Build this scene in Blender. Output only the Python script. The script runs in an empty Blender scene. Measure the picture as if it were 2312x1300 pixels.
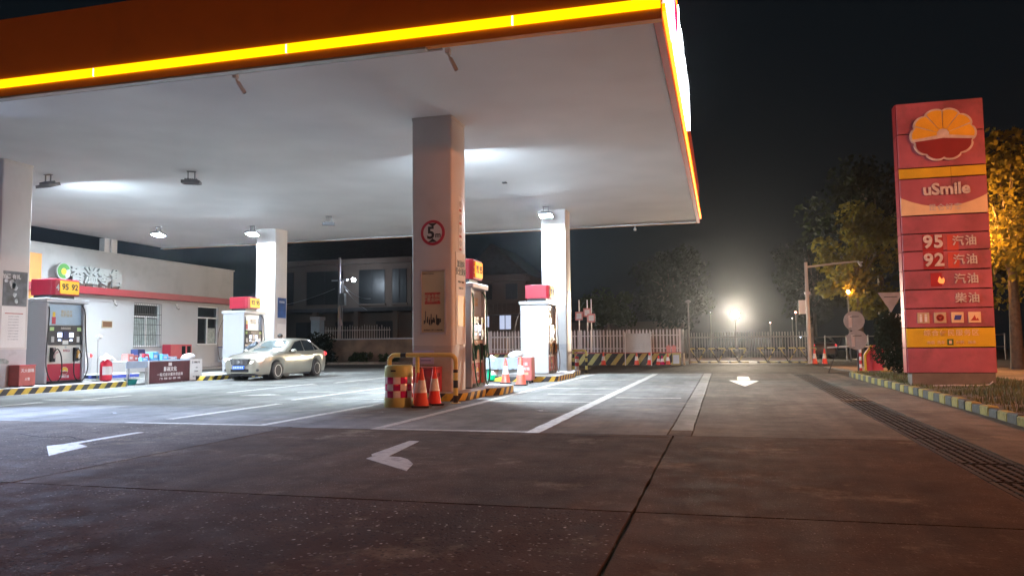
# Night-time filling station forecourt, built as a real place. Units: metres. +Y runs into the picture, +X to the right.
import bpy, bmesh, math, random
from mathutils import Vector, Matrix, noise
R = math.radians
sc = bpy.context.scene
col = sc.collection
random.seed(7)

# ------------------------------------------------------------------ camera
cam = bpy.data.cameras.new('camera')
cam.sensor_width = 36.0
cam.lens = 1737.0 / 2312.0 * 36.0
cam.clip_start = 0.05
cam.clip_end = 2000
cam_o = bpy.data.objects.new('camera', cam)
col.objects.link(cam_o)
yaw, pit, rol = R(15.22), R(4.171), R(-0.557)
fw = Vector((-math.sin(yaw)*math.cos(pit), math.cos(yaw)*math.cos(pit), math.sin(pit)))
rt = Vector((math.cos(yaw), math.sin(yaw), 0))
up = rt.cross(fw)
rt2 = rt*math.cos(rol) + up*math.sin(rol)
up2 = -rt*math.sin(rol) + up*math.cos(rol)
m3 = Matrix((rt2, up2, -fw)).transposed()
cam_o.matrix_world = Matrix.Translation((0, 0, 1.15)) @ m3.to_4x4()
sc.camera = cam_o

# ------------------------------------------------------------------ night sky, exposure
world = bpy.data.worlds.new('World')
sc.world = world
world.use_nodes = True
wn, wl = world.node_tree.nodes, world.node_tree.links
bg = wn['Background']
sky = wn.new('ShaderNodeTexSky')
sky.sky_type = 'NISHITA'
sky.sun_disc = False
sky.sun_elevation = R(-6)
sky.sun_rotation = R(250)
hue = wn.new('ShaderNodeMixRGB')
hue.blend_type = 'ADD'
hue.inputs[0].default_value = 1.0
hue.inputs[2].default_value = (0.020, 0.032, 0.044, 1)
wl.new(sky.outputs[0], hue.inputs[1])
wl.new(hue.outputs[0], bg.inputs[0])
bg.inputs[1].default_value = 0.10
sc.view_settings.view_transform = 'Standard'
sc.view_settings.look = 'None'
sc.view_settings.exposure = 0.58
sc.view_settings.gamma = 1.0
sc.cycles.use_denoising = True
sc.cycles.max_bounces = 6
sc.cycles.diffuse_bounces = 4
sc.cycles.volume_bounces = 0
sc.cycles.sample_clamp_indirect = 4.0
sc.cycles.sample_clamp_direct = 0.0

# ------------------------------------------------------------------ mesh helpers
class MB:
    """collects geometry; build() links it as one mesh object"""
    def __init__(s):
        s.v, s.f, s.m = [], [], []
    def add(s, vs, fs, m=0):
        o = len(s.v)
        s.v += [tuple(p) for p in vs]
        s.f += [tuple(i+o for i in f) for f in fs]
        s.m += [m]*len(fs)
        return s
    def box(s, x0, x1, y0, y1, z0, z1, m=0):
        return s.add([(x0,y0,z0),(x1,y0,z0),(x1,y1,z0),(x0,y1,z0),(x0,y0,z1),(x1,y0,z1),(x1,y1,z1),(x0,y1,z1)],
                     [(0,3,2,1),(4,5,6,7),(0,1,5,4),(1,2,6,5),(2,3,7,6),(3,0,4,7)], m)
    def prism(s, pts, a0, a1, ax='z', m=0, ms=None):
        n = len(pts)
        def P(p, a):
            return {'z': (p[0],p[1],a), 'x': (a,p[0],p[1]), 'y': (p[0],a,p[1])}[ax]
        vs = [P(p,a0) for p in pts] + [P(p,a1) for p in pts]
        s.add(vs, [tuple(reversed(range(n))), tuple(range(n,2*n))], m)
        o = len(s.v) - 2*n
        fs = [(i,(i+1)%n,(i+1)%n+n,i+n) for i in range(n)]
        s.f += [tuple(j+o for j in f) for f in fs]
        s.m += [m if ms is None else ms]*n
        return s
    def cyl(s, p0, p1, r, r2=None, n=12, m=0):
        p0, p1 = Vector(p0), Vector(p1)
        r2 = r if r2 is None else r2
        d = (p1-p0).normalized()
        a = d.orthogonal().normalized(); b = d.cross(a)
        vs = [p0 + (a*math.cos(t)+b*math.sin(t))*r for t in [2*math.pi*i/n for i in range(n)]]
        vs += [p1 + (a*math.cos(t)+b*math.sin(t))*r2 for t in [2*math.pi*i/n for i in range(n)]]
        return s.add(vs, [(i,(i+1)%n,(i+1)%n+n,i+n) for i in range(n)] + [tuple(reversed(range(n))), tuple(range(n,2*n))], m)
    def tube(s, pts, r, n=8, m=0, rs=None):
        pts = [Vector(p) for p in pts]
        vs, fs = [], []
        a = None
        for i, p in enumerate(pts):
            d = (pts[min(i+1,len(pts)-1)] - pts[max(i-1,0)]).normalized()
            a = d.orthogonal().normalized() if a is None else (a - d*a.dot(d)).normalized()
            b = d.cross(a)
            rr = r if rs is None else rs[i]
            vs += [p + (a*math.cos(t)+b*math.sin(t))*rr for t in [2*math.pi*k/n for k in range(n)]]
        for i in range(len(pts)-1):
            fs += [(i*n+k, i*n+(k+1)%n, (i+1)*n+(k+1)%n, (i+1)*n+k) for k in range(n)]
        fs += [tuple(reversed(range(n))), tuple(range((len(pts)-1)*n, len(pts)*n))]
        return s.add(vs, fs, m)
    def lathe(s, prof, n=20, c=(0,0,0), m=0, mf=None):
        vs, fs = [], []
        for r, z in prof:
            vs += [(c[0]+r*math.cos(2*math.pi*k/n), c[1]+r*math.sin(2*math.pi*k/n), c[2]+z) for k in range(n)]
        o = len(s.v); s.v += vs
        for i in range(len(prof)-1):
            for k in range(n):
                s.f.append(tuple(o+j for j in (i*n+k, i*n+(k+1)%n, (i+1)*n+(k+1)%n, (i+1)*n+k)))
                s.m.append(mf(i,k) if mf else m)
        s.f.append(tuple(o+j for j in reversed(range(n)))); s.m.append(mf(0,0) if mf else m)
        s.f.append(tuple(o+(len(prof)-1)*n+j for j in range(n))); s.m.append(mf(len(prof)-2,0) if mf else m)
        return s
    def sphere(s, c, r, n=10, k=6, m=0, sz=1.0):
        prof = [(max(1e-3, r*math.sin(math.pi*i/k)), -r*sz*math.cos(math.pi*i/k)) for i in range(k+1)]
        return s.lathe(prof, n, c, m)
    def build(s, name, mats, parent=None, loc=(0,0,0), rot=(0,0,0), bevel=0, seg=1, smooth=None, tri=None):
        me = bpy.data.meshes.new(name)
        me.from_pydata(s.v, [], s.f)
        mats = mats if isinstance(mats, (list, tuple)) else [mats]
        for q in mats: me.materials.append(q)
        me.polygons.foreach_set('material_index', s.m)
        if bevel:
            b = bmesh.new(); b.from_mesh(me)
            es = [e for e in b.edges if len(e.link_faces) == 2 and e.calc_face_angle(0) > 0.5]
            bmesh.ops.bevel(b, geom=es, offset=bevel, segments=seg, profile=0.6, affect='EDGES', clamp_overlap=True)
            b.to_mesh(me); b.free()
        if smooth:
            me.polygons.foreach_set('use_smooth', [True]*len(me.polygons))
            me.set_sharp_from_angle(angle=R(smooth))
        me.validate()
        me.update()
        o = bpy.data.objects.new(name, me)
        col.objects.link(o)
        o.location = loc; o.rotation_euler = rot
        if parent: o.parent = parent
        return o

def tag(o, label=None, cat=None, group=None, kind=None):
    for k, v in (('label', label), ('category', cat), ('group', group), ('kind', kind)):
        if v: o[k] = v
    return o
def thing(name, label, cat, loc=(0,0,0), rz=0, group=None):
    o = bpy.data.objects.new(name, None)
    o.empty_display_size = 0.2
    col.objects.link(o)
    o.location = loc; o.rotation_euler = (0, 0, rz)
    return tag(o, label, cat, group)
def copy_tree(o, parent=None):
    kids = [c for c in o.children]
    c = o.copy(); col.objects.link(c); c.parent = parent
    for k in kids: copy_tree(k, c)
    return c
def box(name, m, parent, x0, x1, y0, y1, z0, z1, bevel=0, seg=1):
    return MB().box(x0,x1,y0,y1,z0,z1).build(name, m, parent, bevel=bevel, seg=seg)
def share(o, loc, rz=0, parent=None, scale=None):
    """another object with the same mesh"""
    c = bpy.data.objects.new(o.name.split('.')[0], o.data)
    col.objects.link(c); c.location = loc; c.rotation_euler = (0,0,rz); c.parent = parent or o.parent
    if scale: c.scale = scale
    return c
def rrect(x0, x1, y0, y1, r, n=5):
    pts = []
    for cx, cy, a in ((x1-r,y0+r,-90),(x1-r,y1-r,0),(x0+r,y1-r,90),(x0+r,y0+r,180)):
        pts += [(cx+r*math.cos(R(a+90*i/n)), cy+r*math.sin(R(a+90*i/n))) for i in range(n+1)]
    return pts
_txt = {}
def text(name, body, size, m, parent, loc, face='-y', bold=0.0, ext=0.004, align='CENTER', sx=1.0, spacing=1.0):
    """flat lettering: face '-y' reads from the front, '+x' from the right hand lane"""
    key = (body, bold, ext, align, spacing)
    if key not in _txt:
        c = bpy.data.curves.new('lettering', 'FONT')
        c.body = body; c.extrude = ext; c.offset = bold; c.align_x = align; c.align_y = 'CENTER'; c.resolution_u = 3
        c.space_character = spacing
        t = bpy.data.objects.new('lettering', c); col.objects.link(t)
        dg = bpy.context.evaluated_depsgraph_get()
        _txt[key] = bpy.data.meshes.new_from_object(t.evaluated_get(dg))
        bpy.data.objects.remove(t)
    me = _txt[key].copy()
    me.materials.clear(); me.materials.append(m)
    o = bpy.data.objects.new(name, me); col.objects.link(o)
    o.parent = parent; o.location = loc; o.scale = (size*sx, size, 1)
    o.rotation_euler = {'-y': (R(90),0,0), '+x': (R(90),0,R(90)), 'up': (0,0,0)}[face]
    return o

# ------------------------------------------------------------------ materials
def mat(name, c, rough=0.55, metal=0.0, var=0.12, scale=3.0, bump=0.0, bscale=40.0, spec=0.5, dirt=0.0, dscale=1.2, coat=0.0, trans=0.0):
    m = bpy.data.materials.new(name); m.use_nodes = True
    n, l = m.node_tree.nodes, m.node_tree.links
    p = n['Principled BSDF']
    p.inputs['Roughness'].default_value = rough
    p.inputs['Metallic'].default_value = metal
    p.inputs['Specular IOR Level'].default_value = spec
    p.inputs['Coat Weight'].default_value = coat
    p.inputs['Transmission Weight'].default_value = trans
    tc = n.new('ShaderNodeTexCoord')
    nz = n.new('ShaderNodeTexNoise'); nz.inputs['Scale'].default_value = scale; nz.inputs['Detail'].default_value = 6
    l.new(tc.outputs['Object'], nz.inputs['Vector'])
    mr = n.new('ShaderNodeMapRange')
    mr.inputs['From Min'].default_value = 0.3; mr.inputs['From Max'].default_value = 0.7
    mr.inputs['To Min'].default_value = 1-var; mr.inputs['To Max'].default_value = 1+var
    l.new(nz.outputs['Fac'], mr.inputs['Value'])
    mx = n.new('ShaderNodeVectorMath'); mx.operation = 'SCALE'
    mx.inputs[0].default_value = c[:3]
    l.new(mr.outputs['Result'], mx.inputs['Scale'])
    last = mx.outputs[0]
    if dirt:
        d = n.new('ShaderNodeTexNoise'); d.inputs['Scale'].default_value = dscale; d.inputs['Detail'].default_value = 9; d.inputs['Roughness'].default_value = 0.7
        l.new(tc.outputs['Object'], d.inputs['Vector'])
        dr = n.new('ShaderNodeMapRange')
        dr.inputs['From Min'].default_value = 0.5; dr.inputs['From Max'].default_value = 0.72
        dr.inputs['To Max'].default_value = dirt
        l.new(d.outputs['Fac'], dr.inputs['Value'])
        mm = n.new('ShaderNodeMixRGB'); mm.inputs[2].default_value = (0.07, 0.06, 0.05, 1)
        l.new(dr.outputs['Result'], mm.inputs[0]); l.new(last, mm.inputs[1])
        last = mm.outputs[0]
    l.new(last, p.inputs['Base Color'])
    if bump:
        b = n.new('ShaderNodeBump'); b.inputs['Strength'].default_value = bump; b.inputs['Distance'].default_value = 0.02
        bn = n.new('ShaderNodeTexNoise'); bn.inputs['Scale'].default_value = bscale; bn.inputs['Detail'].default_value = 4
        l.new(tc.outputs['Object'], bn.inputs['Vector']); l.new(bn.outputs['Fac'], b.inputs['Height'])
        l.new(b.outputs['Normal'], p.inputs['Normal'])
    return m
def emat(name, c, s, base=(0.5,0.5,0.5)):
    m = bpy.data.materials.new(name); m.use_nodes = True
    p = m.node_tree.nodes['Principled BSDF']
    p.inputs['Base Color'].default_value = (*base, 1)
    p.inputs['Emission Color'].default_value = (*c, 1)
    p.inputs['Emission Strength'].default_value = s
    p.inputs['Roughness'].default_value = 0.4
    return m
def stripes(name, period, ca, cb, dx, dy, dz, duty=0.5, rough=0.6, wear=0.35):
    """painted bands: colour a / colour b along a direction in the object's own axes"""
    m = bpy.data.materials.new(name); m.use_nodes = True
    n, l = m.node_tree.nodes, m.node_tree.links
    p = n['Principled BSDF']; p.inputs['Roughness'].default_value = rough
    tc = n.new('ShaderNodeTexCoord')
    dt = n.new('ShaderNodeVectorMath'); dt.operation = 'DOT_PRODUCT'; dt.inputs[1].default_value = (dx/period, dy/period, dz/period)
    l.new(tc.outputs['Object'], dt.inputs[0])
    fr = n.new('ShaderNodeMath'); fr.operation = 'FRACT'; l.new(dt.outputs['Value'], fr.inputs[0])
    gt = n.new('ShaderNodeMath'); gt.operation = 'GREATER_THAN'; gt.inputs[1].default_value = duty; l.new(fr.outputs[0], gt.inputs[0])
    mx = n.new('ShaderNodeMixRGB'); mx.inputs[1].default_value = (*ca,1); mx.inputs[2].default_value = (*cb,1)
    l.new(gt.outputs[0], mx.inputs[0])
    nz = n.new('ShaderNodeTexNoise'); nz.inputs['Scale'].default_value = 7; nz.inputs['Detail'].default_value = 9; nz.inputs['Roughness'].default_value = 0.7
    l.new(tc.outputs['Object'], nz.inputs['Vector'])
    mr = n.new('ShaderNodeMapRange'); mr.inputs['From Min'].default_value = 0.48; mr.inputs['From Max'].default_value = 0.75; mr.inputs['To Max'].default_value = wear
    l.new(nz.outputs['Fac'], mr.inputs['Value'])
    m2 = n.new('ShaderNodeMixRGB'); m2.inputs[2].default_value = (0.11,0.10,0.09,1)
    l.new(mr.outputs['Result'], m2.inputs[0]); l.new(mx.outputs[0], m2.inputs[1])
    l.new(m2.outputs[0], p.inputs['Base Color'])
    return m
def concrete(name, base, stones=0.0, spec=0.06, rough=0.85, patch=(0.30,0.25,0.17), sscale=34):
    """weathered concrete: cloudy tone, stains, tyre grime, and exposed aggregate where it has worn"""
    m = bpy.data.materials.new(name); m.use_nodes = True
    n, l = m.node_tree.nodes, m.node_tree.links
    p = n['Principled BSDF']; p.inputs['Roughness'].default_value = rough; p.inputs['Specular IOR Level'].default_value = spec
    tc = n.new('ShaderNodeTexCoord'); geo = n.new('ShaderNodeNewGeometry')
    pos = geo.outputs['Position']
    def nz(s, det=6, r=0.6, vec=None):
        q = n.new('ShaderNodeTexNoise'); q.inputs['Scale'].default_value = s; q.inputs['Detail'].default_value = det; q.inputs['Roughness'].default_value = r
        l.new(vec or pos, q.inputs['Vector']); return q.outputs['Fac']
    def rng(v, a, b, c0, c1):
        q = n.new('ShaderNodeMapRange')
        for k, x in zip(('From Min','From Max','To Min','To Max'), (a,b,c0,c1)): q.inputs[k].default_value = x
        l.new(v, q.inputs['Value']); return q.outputs['Result']
    def mul(a, b, op='MULTIPLY'):
        q = n.new('ShaderNodeMath'); q.operation = op; l.new(a, q.inputs[0])
        if isinstance(b, (int,float)): q.inputs[1].default_value = b
        else: l.new(b, q.inputs[1])
        return q.outputs[0]
    tone = mul(rng(nz(0.35,5),0.3,0.7,0.70,1.3), rng(nz(2.2,8,0.7),0.3,0.7,0.72,1.26))
    tone = mul(tone, rng(nz(45,3),0.25,0.75,0.82,1.18))
    st = n.new('ShaderNodeVectorMath'); st.operation = 'MULTIPLY'; st.inputs[1].default_value = (1.6, 0.12, 1); l.new(pos, st.inputs[0])
    tone = mul(tone, rng(nz(1.0,6,0.65,st.outputs[0]),0.35,0.65,0.78,1.16))      # long tyre-worn streaks along the lanes
    sc_ = n.new('ShaderNodeVectorMath'); sc_.operation = 'SCALE'; sc_.inputs[0].default_value = base; l.new(tone, sc_.inputs['Scale'])
    last = sc_.outputs[0]
    pm = n.new('ShaderNodeMixRGB'); pm.inputs[2].default_value = (*patch,1); l.new(last, pm.inputs[1])
    l.new(rng(nz(0.9,9,0.75),0.55,0.68,0,0.5), pm.inputs[0]); last = pm.outputs[0]
    dk = n.new('ShaderNodeMixRGB'); dk.inputs[2].default_value = (0.05,0.045,0.04,1); l.new(last, dk.inputs[1])
    l.new(rng(nz(1.7,10,0.8),0.58,0.72,0,0.6), dk.inputs[0]); last = dk.outputs[0]
    hgt = nz(60,4)
    if stones:
        vo = n.new('ShaderNodeTexVoronoi'); vo.inputs['Scale'].default_value = sscale; vo.inputs['Randomness'].default_value = 1.0
        wp = n.new('ShaderNodeMixRGB'); wp.inputs[0].default_value = 0.05
        nn = n.new('ShaderNodeTexNoise'); nn.inputs['Scale'].default_value = 12; l.new(pos, nn.inputs['Vector'])
        l.new(pos, wp.inputs[1]); l.new(nn.outputs['Color'], wp.inputs[2]); l.new(wp.outputs[0], vo.inputs['Vector'])
        sep = n.new('ShaderNodeSeparateColor'); l.new(vo.outputs['Color'], sep.inputs[0])
        pick = mul(sep.outputs[0], 0.76, 'GREATER_THAN')
        core = mul(rng(vo.outputs['Distance'], 0.22, 0.40, 1, 0), rng(nz(9,3),0.40,0.52,0.0,1.0))
        zone = rng(nz(0.55,7,0.7),0.40,0.56,0.22,1.0)
        msk = mul(mul(pick, core), mul(zone, stones))
        sm = n.new('ShaderNodeMixRGB'); l.new(last, sm.inputs[1])
        shade = n.new('ShaderNodeVectorMath'); shade.operation = 'SCALE'; shade.inputs[0].default_value = (0.55,0.46,0.40)
        l.new(rng(sep.outputs[1],0,1,0.35,1.25), shade.inputs['Scale']); l.new(shade.outputs[0], sm.inputs[2])
        l.new(msk, sm.inputs[0]); last = sm.outputs[0]
        pit = n.new('ShaderNodeMixRGB'); pit.inputs[2].default_value = (0.025,0.022,0.02,1); l.new(last, pit.inputs[1])
        hole = mul(mul(mul(sep.outputs[2], 0.72, 'GREATER_THAN'), rng(vo.outputs['Distance'],0.25,0.4,1,0)), mul(zone, stones*0.8))
        l.new(hole, pit.inputs[0]); last = pit.outputs[0]
        h2 = n.new('ShaderNodeMath'); h2.operation = 'MULTIPLY_ADD'; l.new(mul(msk, rng(vo.outputs['Distance'],0,0.45,1,0)), h2.inputs[0]); h2.inputs[1].default_value = 2.0
        l.new(hgt, h2.inputs[2]); hgt = h2.outputs[0]
        h3 = n.new('ShaderNodeMath'); h3.operation = 'MULTIPLY_ADD'; l.new(hole, h3.inputs[0]); h3.inputs[1].default_value = -1.2
        l.new(hgt, h3.inputs[2]); hgt = h3.outputs[0]
    l.new(last, p.inputs['Base Color'])
    l.new(rng(nz(3,6),0.3,0.7,rough-0.12,rough+0.15), p.inputs['Roughness'])
    b = n.new('ShaderNodeBump'); b.inputs['Strength'].default_value = 0.85 if stones else 0.4; b.inputs['Distance'].default_value = 0.012
    l.new(hgt, b.inputs['Height']); l.new(b.outputs['Normal'], p.inputs['Normal'])
    return m

M = {}
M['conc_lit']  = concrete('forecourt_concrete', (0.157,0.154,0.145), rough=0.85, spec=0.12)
M['conc_worn_shade'] = concrete('worn_shaded_concrete', (0.064,0.035,0.022), stones=1.0, rough=0.85)  # aggregate is real wear; dim brown sodium-lit foreground is put into the base colour
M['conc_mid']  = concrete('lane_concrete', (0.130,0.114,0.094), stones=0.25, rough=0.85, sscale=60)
M['conc_near_shade'] = concrete('shaded_lane_concrete', (0.076,0.049,0.033), stones=0.35, rough=0.85, sscale=60)  # same lane concrete darkened: shade of the unlit near ground painted into the colour
M['conc_gravel'] = concrete('gravelly_concrete', (0.125,0.105,0.090), stones=1.0, rough=0.85)
M['asphalt']   = concrete('asphalt', (0.060,0.055,0.050), stones=0.3, rough=0.8, patch=(0.10,0.085,0.07), sscale=70)
M['strip']     = concrete('strip_concrete', (0.185,0.178,0.165), rough=0.55)
M['line']      = mat('road_paint', (0.36,0.335,0.30), 0.6, var=0.18, scale=14, dirt=0.85, dscale=6)
M['plaster']   = mat('ceiling_plaster', (0.90,0.905,0.915), 0.8, var=0.06, scale=0.5, bump=0.3, bscale=1.1)
M['column']    = mat('column_paint', (0.57,0.545,0.53), 0.5, var=0.03, scale=1.5, dirt=0.10, dscale=1.6)
M['skirt']     = mat('column_skirt', (0.46,0.45,0.47), 0.5, var=0.06, scale=3, dirt=0.35, dscale=3)
M['orange']    = mat('fascia_orange', (0.80,0.25,0.025), 0.55, var=0.05, scale=1.0, dirt=0.12)
M['fred']      = mat('fascia_red', (0.50,0.035,0.03), 0.5, var=0.05)
M['strip_y']   = emat('yellow_light_strip', (1.0,0.62,0.0), 1.2, (0.8,0.6,0.05))
M['trim']      = mat('pale_metal_trim', (0.52,0.50,0.48), 0.45, 0.4)
M['cabwhite']  = mat('cabinet_white', (0.50,0.51,0.54), 0.35, var=0.03, dirt=0.12, dscale=3)
M['cabgrey']   = mat('cabinet_grey', (0.42,0.43,0.45), 0.4, 0.3, var=0.05)
M['beige']     = mat('panel_beige', (0.66,0.60,0.54), 0.4, var=0.04, dirt=0.15, dscale=4)
M['red']       = mat('pump_red', (0.42,0.016,0.042), 0.4, var=0.07, dirt=0.12, dscale=4)
M['redfade']   = mat('faded_red', (0.42,0.10,0.09), 0.6, var=0.15, dirt=0.35, dscale=4)
M['redbox']    = mat('box_red', (0.48,0.035,0.06), 0.45, var=0.1, dirt=0.2, dscale=5)
M['black']     = mat('black_plastic', (0.015,0.015,0.018), 0.4, var=0.2)
M['rubber']    = mat('hose_rubber', (0.02,0.018,0.018), 0.55, var=0.2)
M['hosegreen'] = mat('green_hose', (0.01,0.10,0.05), 0.45, var=0.2)
M['hosebrown'] = mat('brown_hose', (0.10,0.065,0.045), 0.5, var=0.2)
M['screen']    = emat('lit_screen', (0.55,0.65,1.0), 2.2)
M['yellow']    = emat('topper_yellow', (1.0,0.50,0.01), 0.45, (0.55,0.33,0.01))
M['orangelit'] = emat('topper_orange', (1.0,0.33,0.01), 0.85, (0.85,0.42,0.02))
M['yflat']     = mat('yellow_film', (0.72,0.46,0.03), 0.45, var=0.05)
M['ink']       = mat('dark_ink', (0.02,0.018,0.018), 0.5)
M['white']     = mat('white_paint', (0.66,0.66,0.66), 0.45, var=0.03)
M['paper']     = mat('paper', (0.72,0.71,0.70), 0.6, var=0.04)
M['advert']    = mat('advert_blue', (0.36,0.47,0.57), 0.3, var=0.15, scale=1.2)
M['steel']     = mat('galvanised_steel', (0.55,0.56,0.57), 0.35, 0.8, var=0.08)
M['darksteel'] = mat('dark_steel', (0.06,0.06,0.065), 0.45, 0.6, var=0.15)
M['lampgrey']  = mat('lamp_housing', (0.20,0.20,0.21), 0.45, 0.5, var=0.1)
M['glassdark'] = mat('dark_glass', (0.018,0.022,0.025), 0.06, var=0.3, spec=0.8)
M['conegrn']   = mat('barrel_yellow', (0.46,0.52,0.20), 0.4, var=0.1, dirt=0.15, dscale=5)
M['bar']       = stripes('barrier_bands', 0.30, (0.015,0.015,0.02), (0.66,0.58,0.16), 0, 0, 1, wear=0.3)
M['baryel']    = mat('barrier_yellow', (0.66,0.50,0.13), 0.45, var=0.08, dirt=0.3, dscale=7)
M['kerb']      = stripes('kerb_bands', 0.42, (0.030,0.030,0.036), (0.62,0.44,0.05), 0.7, 1.0, -0.9, wear=0.5)
M['islandtop'] = concrete('island_concrete', (0.42,0.41,0.40), rough=0.6)
M['wallstr']   = stripes('wall_bands', 0.62, (0.022,0.022,0.022), (0.52,0.47,0.16), 1.0, 0, -0.75, duty=0.55, wear=0.55)
M['cone_o']    = mat('cone_orange', (0.72,0.085,0.05), 0.5, var=0.1, dirt=0.3, dscale=9)
M['cone_r']    = mat('cone_red', (0.78,0.05,0.035), 0.45, var=0.08, dirt=0.15, dscale=9)
M['cone_w']    = mat('cone_white', (0.78,0.77,0.78), 0.35, var=0.1, dirt=0.35, dscale=10)
M['magenta']   = mat('reflective_magenta', (0.50,0.01,0.13), 0.2, 0.2, var=0.25, scale=9)
M['rwhite']    = mat('reflective_white', (0.80,0.74,0.80), 0.2, 0.1, var=0.12, scale=9)

M['crack'] = mat('crack_dark', (0.018,0.014,0.012), 0.95)
# ------------------------------------------------------------------ ground, forecourt slabs, markings
g = MB().box(-90, 90, -26, 106, -0.6, -0.04).build('ground', M['asphalt']); tag(g, kind='structure')
fc = thing('forecourt', None, None); tag(fc, kind='structure')
def jag(p, q, step=0.22, amp=0.006):
    p, q = Vector(p), Vector(q); d = q-p; n = max(2, int(d.length/step)); nn = Vector((d.y,-d.x)).normalized()
    return [tuple(p + d*(i/n) + nn*random.uniform(-amp, amp)) for i in range(n)]
def slab(m, c, gap=0.011, amp=0.006):
    cx = sum(p[0] for p in c)/4; cy = sum(p[1] for p in c)/4
    c = [(p[0]+(gap if p[0] < cx else -gap), p[1]+(gap if p[1] < cy else -gap)) for p in c]
    pts = []
    for i in range(4): pts += jag(c[i], c[(i+1)%4], amp=amp)
    return MB().prism(pts, -0.12, 0.0).build('slab', m, fc)
def dx(y): return 2.09 + (y-9.8)*0.0139          # left edge of the drain
rect = lambda x0,x1,y0,y1: [(x0,y0),(x1,y0),(x1,y1),(x0,y1)]
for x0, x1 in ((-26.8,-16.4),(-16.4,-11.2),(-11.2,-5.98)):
    slab(M['conc_worn_shade'], rect(x0,x1,-6,5.38)); slab(M['conc_gravel'], rect(x0,x1,5.38,9.92))
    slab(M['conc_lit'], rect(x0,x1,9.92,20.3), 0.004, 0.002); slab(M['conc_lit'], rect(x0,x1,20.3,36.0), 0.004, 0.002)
slab(M['conc_worn_shade'], rect(-5.98,-0.62,-6,5.38), 0.014); slab(M['conc_near_shade'], rect(-5.98,-0.62,5.38,9.86), 0.012)
slab(M['conc_lit'], rect(-5.98,-0.70,9.86,20.3), 0.006, 0.004); slab(M['conc_lit'], rect(-5.98,-0.70,20.3,29.6), 0.004)
slab(M['strip'], rect(-0.70,-0.40,10.45,29.6), 0.012, 0.010)
slab(M['conc_near_shade'], rect(-0.70,-0.40,9.86,10.45), 0.006, 0.004)
slab(M['conc_near_shade'], [(-0.62,-6),(dx(-6),-6),(dx(5.42),5.42),(-0.62,5.38)], 0.013)
slab(M['conc_near_shade'], [(-0.62,5.38),(dx(5.42),5.42),(dx(9.86),9.86),(-0.62,9.86)], 0.012)
slab(M['conc_mid'], [(-0.40,9.86),(dx(9.86),9.86),(dx(29.6),29.6),(-0.40,29.6)], 0.005)
slab(M['conc_mid'], [(dx(2)+0.56,2),(3.82,2),(3.84,16.6),(dx(16.6)+0.56,16.6)], 0.006)
slab(M['conc_mid'], [(dx(16.6)+0.56,16.6),(3.84,16.6),(3.88,29.6),(dx(29.6)+0.56,29.6)], 0.006)

def marking(name, pts, m=None):
    return MB().prism(pts, 0.0, 0.004).build(name, m or M['line'], fc)
def vline(x, y0, y1, w=0.14): marking('lane_line', [p for p in jag((x-w/2,y0),(x+w/2,y0),0.05,0.004)+jag((x+w/2,y0),(x+w/2,y1),0.15,0.006)+jag((x+w/2,y1),(x-w/2,y1),0.05,0.004)+jag((x-w/2,y1),(x-w/2,y0),0.15,0.006)])
def hline(x0, x1, y, w=0.13, a=0.006): marking('lane_line', jag((x0,y-w/2),(x1,y-w/2),0.1,a)+jag((x1,y-w/2),(x1,y+w/2),0.05,0.003)+jag((x1,y+w/2),(x0,y+w/2),0.1,a)+jag((x0,y+w/2),(x0,y-w/2),0.05,0.003))
vline(-4.66, 9.98, 28.5); hline(-4.72, -2.52, 9.88); vline(-2.42, 9.80, 28.9, 0.19)
hline(-4.58, -2.53, 15.1); hline(-4.58, -2.53, 19.6); hline(-3.9, -2.53, 17.4, 0.1); hline(-4.58, -2.53, 24.2)
hline(-2.2, -0.86, 16.4, 0.16, 0.03)
hline(-8.92, -6.62, 10.03); vline(-6.55, 9.97, 14.6); vline(-8.62, 10.6, 13.8); vline(-8.95, 14.8, 19.6); hline(-8.3, -6.7, 15.3); hline(-10.3, -7.0, 17.3, 0.1); hline(-10.8, -7.6, 21.5, 0.1)
vline(-14.15, 12.2, 13.4); vline(-13.9, 14.2, 15.7); hline(-14.9, -13.4, 14.15, 0.12); vline(-12.1, 17.0, 21.3); vline(-11.7, 21.8, 27); hline(-14.5, -11.6, 20.6, 0.1)
marking('direction_arrow', [(-3.54,8.7),(-3.67,8.72),(-3.62,7.57),(-3.55,7.44),(-3.54,7.28),(-2.83,6.65),(-2.93,7.05),(-3.1,7.32),(-3.23,7.44),(-3.38,7.47)][::-1])
marking('direction_arrow', [(-7.76,8.9),(-7.64,8.9),(-7.56,7.7),(-7.22,7.5),(-7.02,6.77),(-7.75,7.44),(-7.69,7.62)])
marking('direction_arrow', [(-11.05,16.0),(-10.6,16.55),(-10.2,16.4),(-10.45,16.1)])
marking('direction_arrow', [(0.41,24.4),(0.78,24.4),(0.8,26.8),(0.45,26.8)])
marking('direction_arrow', [(0.16,24.1),(0.53,20.95),(1.00,23.8),(0.95,24.1)])

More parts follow.
